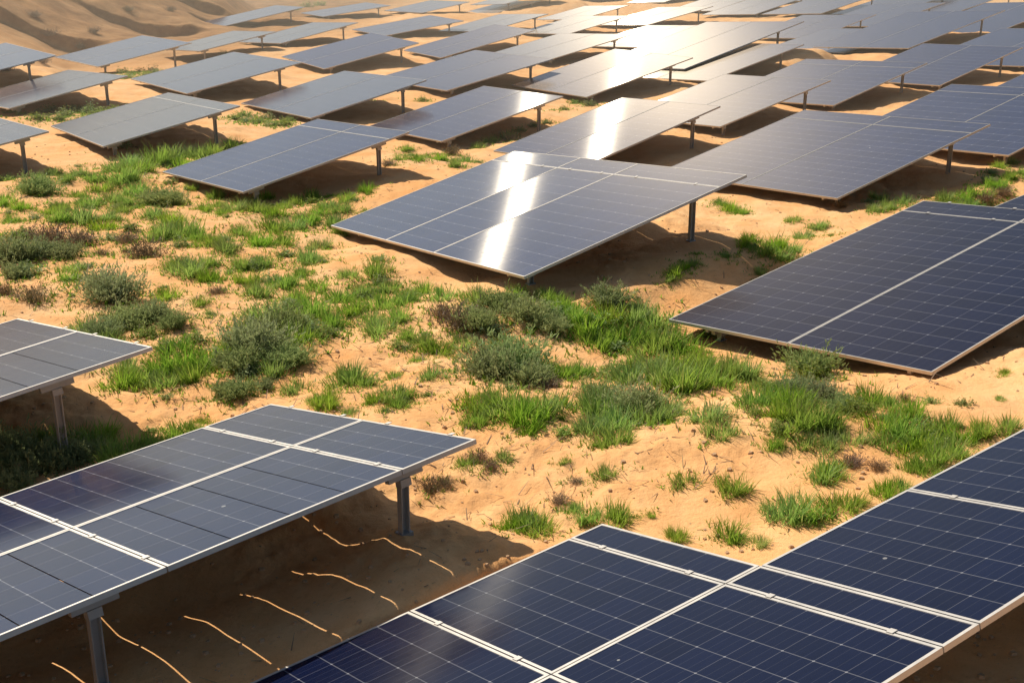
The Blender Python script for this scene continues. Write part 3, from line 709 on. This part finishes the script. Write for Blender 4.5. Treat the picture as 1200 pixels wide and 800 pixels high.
M = {
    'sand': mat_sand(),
    'sand_clod': mat_metal('sand_clod', (0.58, 0.36, 0.19), 0.85, 0.0),
    'glass': mat_glass('cell_glass', (0.0022, 0.006, 0.028), 0.55, 0.006, 0.18),
    'glass_dusty': mat_glass('dusty_cell_glass', (0.013, 0.021, 0.062), 0.75, 0.045, 1.0),
    'glass_near': mat_glass('near_cell_glass', (0.008, 0.016, 0.055), 0.7, 0.03, 0.49),
    'frame': mat_metal('anodised_frame', (0.66, 0.62, 0.56), 0.45, 0.5),
    'frame_far': mat_metal('weathered_frame', (0.52, 0.50, 0.46), 0.5, 0.4),
    'steel': mat_metal('galvanised_steel', (0.52, 0.47, 0.41), 0.5, 0.35),
    'foot': mat_metal('foot_plate', (0.42, 0.44, 0.46), 0.4, 0.7),
    'grass': mat_leaf('grass_blades', (0.07, 0.16, 0.012), (0.23, 0.45, 0.028), (0.40, 0.58, 0.07), 0.5),
    'shrub': mat_leaf('shrub_leaves', (0.07, 0.13, 0.03), (0.20, 0.32, 0.075), (0.46, 0.52, 0.20), 0.4),
    'weed': mat_leaf('weed_leaves', (0.05, 0.12, 0.014), (0.17, 0.34, 0.03), (0.42, 0.52, 0.09), 0.4),
    'dry': mat_leaf('dry_twigs', (0.10, 0.07, 0.04), (0.22, 0.15, 0.08), (0.34, 0.25, 0.15), 0.15),
    'stem': mat_metal('woody_stem', (0.16, 0.11, 0.07), 0.8, 0.0),
}


# ---------------------------------------------------------------- mesh helpers
class MB:
    def __init__(self):
        self.v, self.f, self.uv, self.tint, self.tip = [], [], [], [], []

    def quad(self, pts, uv=None, tint=0.5, tips=None):
        i = len(self.v)
        self.v += [tuple(map(float, p)) for p in pts]
        self.f.append(tuple(range(i, i + len(pts))))
        self.uv += list(uv) if uv else [(0.5, 0.5)] * len(pts)
        self.tint += [tint] * len(pts)
        self.tip += list(tips) if tips else [0.0] * len(pts)

    def box(self, o, a, b, c, la, lb, lc, uvf=None):
        """box with corner o and edges a*la, b*lb, c*lc; uvf maps (s along a, t along b) to uv for the top face"""
        o = np.asarray(o, float)
        A, B, C = np.asarray(a) * la, np.asarray(b) * lb, np.asarray(c) * lc
        P = [o, o + A, o + A + B, o + B, o + C, o + A + C, o + A + B + C, o + B + C]
        faces = [(3, 2, 1, 0), (4, 5, 6, 7), (0, 1, 5, 4), (1, 2, 6, 5), (2, 3, 7, 6), (3, 0, 4, 7)]
        for k, f in enumerate(faces):
            uv = None
            if k == 1 and uvf:
                uv = [uvf(0, 0), uvf(la, 0), uvf(la, lb), uvf(0, lb)]
            self.quad([P[i] for i in f], uv)

    def build(self, name, mat, parent=None, smooth_=False, origin=None, plant=False):
        me = bpy.data.meshes.new(name)
        V = np.array(self.v, float)
        if origin is not None:
            V = V - np.asarray(origin)
        me.from_pydata(V.tolist(), [], self.f)
        if any(u != (0.5, 0.5) for u in self.uv):
            l = me.uv_layers.new(name='cells')
            l.data.foreach_set('uv', np.array(self.uv, np.float32).ravel())
        if plant:
            for nm, dat in (('tint', self.tint), ('tip', self.tip)):
                at = me.attributes.new(nm, 'FLOAT', 'POINT')
                at.data.foreach_set('value', np.array(dat, np.float32))
        me.materials.append(mat)
        if smooth_:
            me.polygons.foreach_set('use_smooth', [True] * len(me.polygons))
        me.update()
        ob = bpy.data.objects.new(name, me)
        col.objects.link(ob)
        if parent is not None:
            ob.parent = parent
        return ob


def tag(o, label, cat, group=None, kind=None):
    if label:
        o['label'] = label
    if cat:
        o['category'] = cat
    if group:
        o['group'] = group
    if kind:
        o['kind'] = kind
    return o


def empty(name, loc):
    o = bpy.data.objects.new(name, None)
    o.empty_display_size = 0.3
    o.location = [float(x) for x in loc]
    col.objects.link(o)
    return o


# ---------------------------------------------------------------- ground: one polar sheet, fine in front of the camera
def vnoise(x, y, seed):
    xi, yi = np.floor(x).astype(np.int64), np.floor(y).astype(np.int64)
    fx, fy = x - xi, y - yi
    fx, fy = fx * fx * (3 - 2 * fx), fy * fy * (3 - 2 * fy)

    def h(i, j):
        n = (i * 374761393 + j * 668265263 + seed * 974711) & 0x7fffffff
        n = ((n ^ (n >> 13)) * 1274126177) & 0x7fffffff
        n = n ^ (n >> 16)
        return (n & 0xffff) / 65535.0
    a, b, c, d = h(xi, yi), h(xi + 1, yi), h(xi, yi + 1), h(xi + 1, yi + 1)
    return (a * (1 - fx) + b * fx) * (1 - fy) + (c * (1 - fx) + d * fx) * fy


def relief(x, y):
    d = np.hypot(x, y)
    z = 0.16 * (vnoise(x * 0.45, y * 0.45, 1) - 0.5)
    z += 0.10 * (vnoise(x * 1.1, y * 1.1, 2) - 0.5)
    z += 0.055 * (vnoise(x * 2.7, y * 2.7, 3) - 0.5)
    m = smooth(0.35, 0.75, vnoise(x * 0.6, y * 0.6, 9))
    z += m * 0.05 * (vnoise(x * 6.0, y * 6.0, 4) - 0.5)
    z += m * 0.026 * (vnoise(x * 13.0, y * 13.0, 5) - 0.5)
    z += m * 0.012 * (vnoise(x * 24.0, y * 24.0, 7) - 0.5)
    far = smooth(60, 140, d)
    z += far * 0.5 * (vnoise(x * 0.13, y * 0.13, 6) - 0.5)
    z += far * 0.22 * (vnoise(x * 0.9, y * 0.9, 8) - 0.5) * (x < -8)
    return z


def build_ground():
    ang = np.concatenate([np.arange(-180, -32, 6.0), np.linspace(-31, 31, 580), np.arange(36, 180, 6.0)])
    rad = np.concatenate([[0.2, 1.0, 2.0, 3.0, 4.0], np.unique(np.concatenate([np.geomspace(4.6, 260, 800), np.arange(80, 112, 0.15)])), [300, 360, 450, 600, 900, 1500, 2600, 5000]])
    A, Rr = np.meshgrid(np.radians(ang), rad)
    X, Y = np.sin(A) * Rr, np.cos(A) * Rr
    # smooth base on a coarse sub-grid, then interpolated
    ai = np.unique(np.concatenate([np.arange(0, len(ang), 4), [len(ang) - 1]]))
    ri = np.unique(np.concatenate([np.arange(0, len(rad), 4), [len(rad) - 1]]))
    Xc, Yc = X[np.ix_(ri, ai)], Y[np.ix_(ri, ai)]
    Zc = ground_z(Xc.ravel(), Yc.ravel(), False).reshape(Xc.shape)
    Z1 = np.array([np.interp(np.arange(len(ang)), ai, row) for row in Zc])
    Z = np.array([np.interp(np.arange(len(rad)), ri, Z1[:, k]) for k in range(len(ang))]).T
    m = (Y > 50) & (X < 0) & (Y < 235)
    Z[m] = hill_blend(X[m], Y[m], Z[m])
    k = smooth(1500, 200, Rr)
    Z += relief(X, Y) * k
    # keep the sand below the tables
    for t in TABLES:
        n, o, a, b, W, L = t
        o, a, b = np.array(o), np.array(a), np.array(b)
        v0, v1 = table_span(t)
        ax, bx = a[:2], b[:2]
        det = ax[0] * bx[1] - ax[1] * bx[0]
        dx, dy = X - o[0], Y - o[1]
        u = (dx * bx[1] - dy * bx[0]) / det
        v = (ax[0] * dy - ax[1] * dx) / det
        e = 1.6
        ins = (u > -e) & (u < W + e) & (v > v0 - e) & (v < v1 + e)
        out = np.hypot(np.maximum(np.maximum(-u, u - W), 0), np.maximum(np.maximum(v0 - v, v - v1), 0))
        uc, vc = np.clip(u, 0, W), np.clip(v, v0, v1)
        zt = o[2] + a[2] * uc + b[2] * vc - 0.12 + 1.3 * np.maximum(out - 0.03, 0)
        Z = np.where(ins, np.minimum(Z, zt), Z)
    nr, na = X.shape
    verts = np.stack([X, Y, Z], -1).reshape(-1, 3)
    idx = np.arange(nr * na).reshape(nr, na)
    q = np.stack([idx[:-1, :-1], idx[:-1, 1:], idx[1:, 1:], idx[1:, :-1]], -1).reshape(-1, 4)[:, ::-1]
    w = np.stack([idx[:-1, -1], idx[:-1, 0], idx[1:, 0], idx[1:, -1]], -1)[:, ::-1]
    F = np.concatenate([q, w])
    me = bpy.data.meshes.new('ground')
    me.vertices.add(len(verts))
    me.vertices.foreach_set('co', verts.astype(np.float32).ravel())
    me.loops.add(F.size)
    me.loops.foreach_set('vertex_index', F.astype(np.int32).ravel())
    me.polygons.add(len(F))
    me.polygons.foreach_set('loop_start', np.arange(0, F.size, 4, dtype=np.int32))
    me.polygons.foreach_set('loop_total', np.full(len(F), 4, np.int32))
    me.polygons.foreach_set('use_smooth', np.ones(len(F), bool))
    me.update(calc_edges=True)
    me.validate()
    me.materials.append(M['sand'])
    ob = bpy.data.objects.new('ground', me)
    col.objects.link(ob)
    ob['kind'] = 'structure'
    return ob


ground = build_ground()
from mathutils.bvhtree import BVHTree
_me = ground.data
_bvh = None


def surf(x, y):
    """exact height of the ground mesh"""
    hit = ground.ray_cast(Vector((x, y, 60.0)), Vector((0, 0, -1)))
    return hit[1].z if hit[0] else float(ground_z(x, y)[0])


bpy.context.view_layer.update()


# ---------------------------------------------------------------- solar tables
def unit(v):
    return v / np.linalg.norm(v)


def v_breaks(t):
    n, o, a, b, W, L = t
    if n == 'N1':
        return [-9.3, -7.17, -5.05, -2.93, -0.81, 0.0]
    if n == 'N2':
        return [-6.9, -5.25, -3.6, -1.95, -0.36, 0.0, 1.68, 3.36, 5.04, 6.7]
    if n == 'N4':
        return [-7.6, -5.7, -3.8, -1.9, 0.0]
    if n == 'N3':
        return [0.0, 0.9 * L, L]
    if n == 'N3b':
        return [0.0, 0.5 * L, L]
    if n in ('T3', 'T30', 'a31', 'a04', 'a28', 'a13'):
        return [0.0, 0.87 * L, L]
    return [0.0, L]


def u_breaks(t):
    if t[0] == 'T3':
        return [0.0, 0.345, 0.60, 1.0]
    return [0.0, 0.5, 1.0]


FW, FD = 0.025, 0.042          # frame bar width and depth


def build_table(t, label):
    n, o, a, b, W, L = t
    o, a, b = np.array(o), unit(np.array(a)), np.array(b)
    b = unit(b - a * (a @ b))
    nrm = np.cross(a, b)
    if nrm[2] < 0:
        nrm = -nrm
    v0, v1 = table_span(t)
    dist = o[1]
    base = o + a * W * 0.5 + b * (v0 + v1) * 0.5
    base[2] = float(ground_z(base[0], base[1])[0])
    root = empty('solar_table', base)
    tag(root, label, 'solar panel', 'solar tables standing in rows across the sand')
    gm = M['glass'] if n in ('N2', 'N3', 'N3b') else M['glass_near' if n in NEAR else 'glass_dusty']
    fw = FW * (1.0 if n in NEAR else (0.6 if dist < 24 else 0.42))
    cell = 0.275 if n in NEAR else (0.33 if dist < 30 else 0.42)
    gn = glint_vectors(*GLINT_AT[n])[0] if n in GLINT_AT else GLINT_N
    ub, vb = u_breaks(t), v_breaks(t)
    for i in range(len(ub) - 1):
        for j in range(len(vb) - 1):
            if n == 'N2' and i == 0 and vb[j] >= -0.01:
                continue
            ua, uz = ub[i] * W + 0.006, ub[i + 1] * W - 0.006
            gp = 0.006 if n in NEAR else 0.004
            va, vz = vb[j] + gp, vb[j + 1] - gp
            nu, nv = max(1, round((uz - ua) / cell)), max(1, round((vz - va) / cell))
            iu0, iu1, iv0, iv1 = ua + fw, uz - fw, va + fw, vz - fw
            cu, cv = (iu1 - iu0) / nu, (iv1 - iv0) / nv
            # glass, cut by narrow light gaps between rows of cells on the bifacial tables
            slit = 0.011 if n in ('N1', 'N4') and i == 1 else 0.0
            cuts = [iv0]
            if slit and nv >= 4:
                cuts += [iv0 + cv * k for k in range(2, nv - 1, 2)]
            cuts.append(iv1)
            g = MB()
            for k in range(len(cuts) - 1):
                s0 = cuts[k] + (slit / 2 if k else 0)
                s1 = cuts[k + 1] - (slit / 2 if k < len(cuts) - 2 else 0)
                p = o + a * iu0 + b * s0 - nrm * 0.012
                g.box(p, a, b, nrm, iu1 - iu0, s1 - s0, 0.008,
                      lambda s, q, s0=s0: ((s / cu) + 7 * i + 0.0, (s0 - iv0 + q) / cv + 13 * j))
            mod = g.build('module', gm, root, origin=base)
            mod.color = tuple(float(q) * 0.5 + 0.5 for q in gn) + (1.0,)
            f = MB()
            f.box(o + a * ua + b * va - nrm * FD, a, b, nrm, uz - ua, fw, FD)
            f.box(o + a * ua + b * (vz - fw) - nrm * FD, a, b, nrm, uz - ua, fw, FD)
            f.box(o + a * ua + b * (va + fw) - nrm * FD, a, b, nrm, fw, vz - va - 2 * fw, FD)
            f.box(o + a * (uz - fw) + b * (va + fw) - nrm * FD, a, b, nrm, fw, vz - va - 2 * fw, FD)
            if dist < 24 and vb[j + 1] - vb[j] > 0.6:
                for q in (0.22, 0.78):               # clamps bridging the seam to the next module
                    for s in ((ua + (uz - ua) * q, vz - 0.016, 0.05, 0.032),):
                        f.box(o + a * s[0] + b * s[1] + nrm * 0.002, a, b, nrm, s[2], s[3] + 0.02, 0.006)
            f.build('module_frame', M['frame'] if dist < 24 else M['frame_far'], mod, origin=base)
    # rails under the modules
    for fu in (0.16, 0.92):
        if n == 'N2' and fu < 0.5:
            va, vz = v0 + 0.05, -0.05
        else:
            va, vz = v0 + 0.05, v1 - 0.05
        r = MB()
        r.box(o + a * (W * fu - 0.03) + b * va - nrm * (FD + 0.057), a, b, nrm, 0.045, vz - va, 0.055)
        r.build('rail', M['steel'], root, origin=base)
    # posts
    if n == 'N1':
        pv = [-6.2, -3.42, -0.64]
    elif n == 'N2':
        pv = [-5.2, -2.7, 2.4, 4.6, 6.2]
    elif n == 'N4':
        pv = [-6.0, -3.5, -1.0]
    elif n == 'N3':
        pv = [0.32, 0.5 * L, L - 0.5]
    else:
        pv = [0.1 * L, 0.84 * L]
    bh = unit(np.array([b[0], b[1], 0]))
    ah = np.array([bh[1], -bh[0], 0])
    up = np.array([0, 0, 1.0])
    for v in pv:
        for fu in ((0.92,) if dist > 40 else (0.16, 0.92)):
            if n == 'N2' and fu < 0.5 and v > -0.1:
                continue
            top = o + a * W * fu + b * v - nrm * (FD + 0.057 + 0.07)
            gz = surf(top[0], top[1]) if dist < 60 else float(ground_z(top[0], top[1])[0])
            if top[2] - gz < 0.04:
                continue
            p = MB()
            h = top[2] - gz + 0.3
            bt = np.array([top[0], top[1], gz - 0.3])
            # channel section: web and two flanges
            w_, d_, th = 0.085, 0.06, 0.01
            p.box(bt - bh * w_ / 2 - ah * d_ / 2, bh, ah, up, w_, th, h)
            p.box(bt - bh * w_ / 2 - ah * (d_ / 2 - th), bh, ah, up, th, d_ - th, h)
            p.box(bt + bh * (w_ / 2 - th) - ah * (d_ / 2 - th), bh, ah, up, th, d_ - th, h)
            post = p.build('post', M['steel'], root, origin=base)
            c = MB()
            ln = 0.36 if dist < 40 else 0.42
            c.box(top - b * ln * 0.45 - a * 0.03, b, a, nrm, ln, 0.06, 0.068)
            c.box(top - b * 0.055 - a * 0.04 - nrm * 0.07, b, a, nrm, 0.11, 0.08, 0.068)
            c.build('post_cap', M['steel'], post, origin=base)
            if dist < 25:
                q = MB()
                q.box(np.array([top[0], top[1], gz - 0.06]) - bh * 0.06 - ah * 0.05, bh, ah, up, 0.12, 0.10, 0.075)
                q.build('foot', M['foot'], post, origin=base)
    return root


for t in TABLES:
    build_table(t, TABLE_LABELS.get(t[0], 'dark blue solar table on steel posts'))


# ---------------------------------------------------------------- plants
def blade(mb, x, y, h, lean, az, w, tint, bend, seg=3):
    d = np.array([math.cos(az), math.sin(az), 0])
    s = np.array([-math.sin(az + random.uniform(-0.9, 0.9)), math.cos(az + random.uniform(-0.9, 0.9)), 0])
    p = np.array([x, y, -0.03])
    ang = lean
    prev = None
    for k in range(seg + 1):
        f = k / seg
        ww = w * (1 - f ** 1.6) + 0.004
        L, Rr = p - s * ww / 2, p + s * ww / 2
        if prev is not None:
            mb.quad([prev[0], prev[1], Rr, L], None, tint, [(k - 1) / seg, (k - 1) / seg, f, f])
        prev = (L, Rr)
        p = p + (d * math.sin(ang) + np.array([0, 0, math.cos(ang)])) * h / seg
        ang += bend / seg


def tuft_mesh(i):
    mb = MB()
    random.seed(100 + i)
    nb = [330, 400, 270, 370, 430, 300][i % 6]
    clumps = [(random.gauss(0, 0.36), random.gauss(0, 0.36)) for _ in range(9 + i % 4)]
    for _ in range(nb):
        cx, cy = random.choice(clumps)
        x, y = cx + random.gauss(0, 0.16), cy + random.gauss(0, 0.16)
        r = math.hypot(x, y)
        az = math.atan2(y, x) + random.gauss(0, 0.8)
        blade(mb, x, y, random.uniform(0.3, 1.05) * random.choice([1, 1, 1, 1.25]) * (1.05 - 0.35 * min(r, 1)), random.uniform(0.02, 0.55) + 0.25 * r,
              az, random.uniform(0.022, 0.055), random.random(), random.uniform(0.0, 0.9))
    for _ in range(130):                                  # broad low leaves at the foot
        x, y = random.gauss(0, 0.55), random.gauss(0, 0.55)
        blade(mb, x, y, random.uniform(0.15, 0.4), random.uniform(0.6, 1.3), random.uniform(0, 6.28),
              random.uniform(0.03, 0.075), random.random() * 0.8, random.uniform(0.0, 0.6), 2)
    return mb


def shrub_mesh(i, leafy):
    mb = MB()
    random.seed(300 + i)
    ns = 190
    for _ in range(ns):
        az = random.uniform(0, 6.28)
        el = math.acos(random.uniform(0.05, 1))
        d = np.array([math.cos(az) * math.sin(el), math.sin(az) * math.sin(el), math.cos(el) * 0.85])
        ln = random.uniform(0.55, 1.05)
        st = np.array([random.gauss(0, 0.3), random.gauss(0, 0.3), 0])
        d = unit(d + np.array([0, 0, random.uniform(0.0, 0.9)]))
        if random.random() < 0.2:
            ln *= 1.3
        tint = random.random()
        side = np.cross(d, [0, 0, 1])
        side = side / (np.linalg.norm(side) + 1e-6)
        e = st + d * ln
        w = 0.012
        mb.quad([st - side * w, st + side * w, e + side * w * 0.4, e - side * w * 0.4], None, 0.95, [0.0] * 4)
        nl = int((24 if leafy else 6) * random.uniform(0.6, 1.2))
        for k in range(nl):
            f = random.uniform(0.3, 1.05)
            p = st + d * ln * f + np.array([random.gauss(0, 0.05) for _ in range(3)])
            q = unit(np.array([random.gauss(0, 1) for _ in range(3)]) + d * 2.0 + np.array([0, 0, 0.5]))
            s2 = unit(np.cross(q, [random.gauss(0, 1), random.gauss(0, 1), random.gauss(0, 1)]))
            ll, lw = random.uniform(0.07, 0.17), random.uniform(0.010, 0.024)
            mb.quad([p - s2 * lw, p + s2 * lw, p + s2 * lw * 0.5 + q * ll, p - s2 * lw * 0.5 + q * ll], None,
                    min(0.92, max(0, tint * 0.5 + random.random() * 0.5)), [f * 0.5, f * 0.5, f, f])
    return mb


def weed_mesh(i):
    mb = MB()
    random.seed(500 + i)
    for _ in range(56):
        st = np.array([random.gauss(0, 0.3), random.gauss(0, 0.3), 0])
        az = random.uniform(0, 6.28)
        lean = random.uniform(0.1, 1.0)
        d = np.array([math.cos(az) * math.sin(lean), math.sin(az) * math.sin(lean), math.cos(lean)])
        ln = random.uniform(0.25, 0.75) * (1.4 if random.random() < 0.12 else 1)
        tint = random.random()
        sd = unit(np.cross(d, [0.3, 0.2, 1]))
        e = st + d * ln
        mb.quad([st - sd * 0.01, st + sd * 0.01, e + sd * 0.004, e - sd * 0.004], None, 0.95, [0.0] * 4)
        for k in range(random.randint(7, 13)):
            f = random.uniform(0.1, 1.0)
            p = st + d * ln * f
            a2 = random.uniform(0, 6.28)
            q = unit(np.array([math.cos(a2), math.sin(a2), random.uniform(-0.1, 0.9)]))
            s2 = unit(np.cross(q, [random.gauss(0, 0.4), random.gauss(0, 0.4), 1]))
            ll = random.uniform(0.08, 0.2)
            lw = ll * random.uniform(0.14, 0.28)
            m_ = p + q * ll * 0.5
            mb.quad([p, m_ - s2 * lw, p + q * ll - np.array([0, 0, 0.02]), m_ + s2 * lw], None,
                    min(0.97, tint * 0.5 + random.random() * 0.5), [f * 0.4, f * 0.7, f, f * 0.7])
    return mb


proto = {'G': [], 'S': [], 'D': [], 'W': []}
for i in range(5):
    proto['W'].append(weed_mesh(i).build('leafy_weed', M['weed'], plant=True))
for i in range(7):
    proto['G'].append(tuft_mesh(i).build('grass_tuft', M['grass'], plant=True))
for i in range(5):
    proto['S'].append(shrub_mesh(i, True).build('desert_shrub', M['shrub'], plant=True))
for i in range(3):
    proto['D'].append(shrub_mesh(20 + i, False).build('dry_shrub', M['dry'], plant=True))
for k in proto:
    for ob in proto[k]:
        col.objects.unlink(ob)

random.seed(77)


def under_table(x, y, need):
    for t in TABLES:
        n, o, a, b, W, L = t
        v0, v1 = table_span(t)
        det = a[0] * b[1] - a[1] * b[0]
        dx, dy = x - o[0], y - o[1]
        u = (dx * b[1] - dy * b[0]) / det
        v = (a[0] * dy - a[1] * dx) / det
        if -0.1 < u < W + 0.1 and v0 - 0.1 < v < v1 + 0.1:
            return (o[2] + a[2] * u + b[2] * v) - need
    return 99.0


def plant_zone(x, y):
    for nm, (x0, x1, y0, y1) in ZONES:
        if x0 <= x < x1 and y0 <= y < y1:
            return nm
    return 'on the sand between the far rows of tables'


WORDS = {'G': ('grass_tuft', 'bright green grass tuft', 'grass', 'green grass tufts'),
         'S': ('desert_shrub', 'grey green rounded shrub', 'shrub', 'grey green shrubs'),
         'W': ('leafy_weed', 'low dark green leafy weed', 'weed', 'leafy green weeds'),
         'D': ('dry_shrub', 'dry brown twiggy shrub', 'shrub', 'dry brown shrubs')}
count = {'G': 0, 'S': 0, 'D': 0, 'W': 0}
PATCH = []
PLANTS.sort(key=lambda q: -q[3] / math.hypot(q[1], q[2]) * (3.0 if q[2] < 13 else 1.0))
for kind, x, y, r in PLANTS:
    PATCH.append((x, y, r))
    if count[kind] >= 299:
        continue
    z = surf(x, y)
    hk = {'G': 0.95, 'S': 0.85, 'D': 0.8, 'W': 0.8}[kind]
    cl = under_table(x, y, z)
    sc_ = r
    if cl < 1.3 * r:
        if cl < 0.15:
            continue
        sc_ = min(r, cl / 1.4)
    src = proto[kind][random.randrange(len(proto[kind]))]
    ob = src.copy()
    ob.name = WORDS[kind][0]
    col.objects.link(ob)
    ob.location = (x, y, z - 0.01)
    ob.rotation_euler = (random.gauss(0, 0.05), random.gauss(0, 0.05), random.uniform(0, 6.28))
    s = sc_ * random.uniform(0.95, 1.3) * (1.35 if r < 0.2 and kind == 'G' else 1.0) * (1.0 if kind == 'S' else 1.0)
    ob.scale = (s, s, s * hk * random.uniform(0.85, 1.15))
    zone = plant_zone(x, y)
    tag(ob, WORDS[kind][1] + ' ' + zone, WORDS[kind][2], WORDS[kind][3] + ' ' + zone)
    count[kind] += 1

# low weeds: uncounted small leaves over the planted ground
def build_weeds():
    mb = MB()
    random.seed(5)
    n = 0
    for x, y, r in PATCH:
        if y > 60:
            continue
        for _ in range(int((8 + 75 * r) * (1.0 if y < 14 else 1.7))):
            px, py = x + random.gauss(0, r * 0.85 + 0.05), y + random.gauss(0, r * 0.85 + 0.05)
            if under_table(px, py, 0) < 50:
                continue
            pz = surf(px, py)
            tint = random.random()
            for _k in range(random.randint(3, 6)):
                az = random.uniform(0, 6.28)
                ll = min(0.13, 0.03 + r * random.uniform(0.04, 0.22))
                lw = ll * random.uniform(0.10, 0.2)
                d = np.array([math.cos(az), math.sin(az), random.uniform(0.2, 1.6)])
                d = unit(d)
                s = np.array([-math.sin(az), math.cos(az), 0])
                p = np.array([px + random.gauss(0, 0.02), py + random.gauss(0, 0.02), pz - 0.005])
                mb.quad([p - s * lw, p + s * lw, p + d * ll + s * lw * 0.3, p + d * ll - s * lw * 0.3], None, tint, [0, 0, 1, 1])
    ob = mb.build('low_weeds', M['grass'], plant=True)
    tag(ob, 'low scattered weeds and seedlings on the sand', 'weeds', kind='stuff')
    mb = MB()
    for _ in range(5200):                                   # dry stalks, twigs and crumbs
        if random.random() < 0.7 and PATCH:
            cx, cy, r = random.choice(PATCH)
            px, py = cx + random.gauss(0, 1.0), cy + random.gauss(0, 1.0)
        else:
            d = random.uniform(7, 34)
            an = random.uniform(-0.42, 0.42)
            px, py = math.sin(an) * d, math.cos(an) * d
        if py > 45 or under_table(px, py, 0) < 50:
            continue
        pz = surf(px, py)
        az = random.uniform(0, 6.28)
        ll, lw = random.uniform(0.04, 0.22), random.uniform(0.003, 0.008)
        d = unit(np.array([math.cos(az), math.sin(az), abs(random.gauss(0, 0.25))]))
        s = np.array([-math.sin(az), math.cos(az), 0])
        p = np.array([px, py, pz + 0.006])
        mb.quad([p - s * lw, p + s * lw, p + d * ll + s * lw * 0.4, p + d * ll - s * lw * 0.4], None, random.random(), [0, 0, 1, 1])
    ob = mb.build('plant_litter', M['dry'], plant=True)
    tag(ob, 'dry stalks and twig litter lying on the sand', 'plant litter', kind='stuff')



def build_pebbles():
    mb = MB()
    random.seed(9)
    for _ in range(5200):
        d = 6.5 + 30 * random.random() ** 1.4
        an = random.uniform(-0.44, 0.44)
        px, py = math.sin(an) * d, math.cos(an) * d
        if under_table(px, py, 0) < 0.3:
            continue
        pz = surf(px, py)
        r = 0.008 + 0.026 * random.random() ** 3
        a0 = random.uniform(0, 6.28)
        ring = [np.array([px + math.cos(a0 + k * 1.2566) * r * random.uniform(0.7, 1.2),
                          py + math.sin(a0 + k * 1.2566) * r * random.uniform(0.7, 1.2), pz - 0.006]) for k in range(5)]
        ring2 = [np.array([px, py, 0]) + (q - np.array([px, py, 0])) * np.array([0.7, 0.7, 1]) + np.array([0, 0, r * random.uniform(0.6, 1.0)]) for q in ring]
        for k in range(5):
            mb.quad([ring[k], ring[(k + 1) % 5], ring2[(k + 1) % 5], ring2[k]])
        mb.quad(ring2)
    ob = mb.build('pebbles', M['sand_clod'])
    tag(ob, 'small stones and clods scattered over the sand', 'pebbles', kind='stuff')


build_weeds()
build_pebbles()


# ---------------------------------------------------------------- dust haze hanging low over the far rows
def build_haze():
    t = NT('dust_haze')
    sc2 = t.n('VolumeScatter')
    sc2.inputs['Color'].default_value = (1.0, 0.86, 0.66, 1)
    sc2.inputs['Density'].default_value = HAZE
    sc2.inputs['Anisotropy'].default_value = 0.4
    t.l(sc2.outputs[0], t.out.inputs['Volume'])
    mb = MB()
    mb.box((-140, 26, -24), (1, 0, 0), (0, 1, 0), (0, 0, 1), 280, 330, 30)
    ob = mb.build('haze', t.m)
    ob['kind'] = 'structure'


HAZE = 0.0032
build_haze()
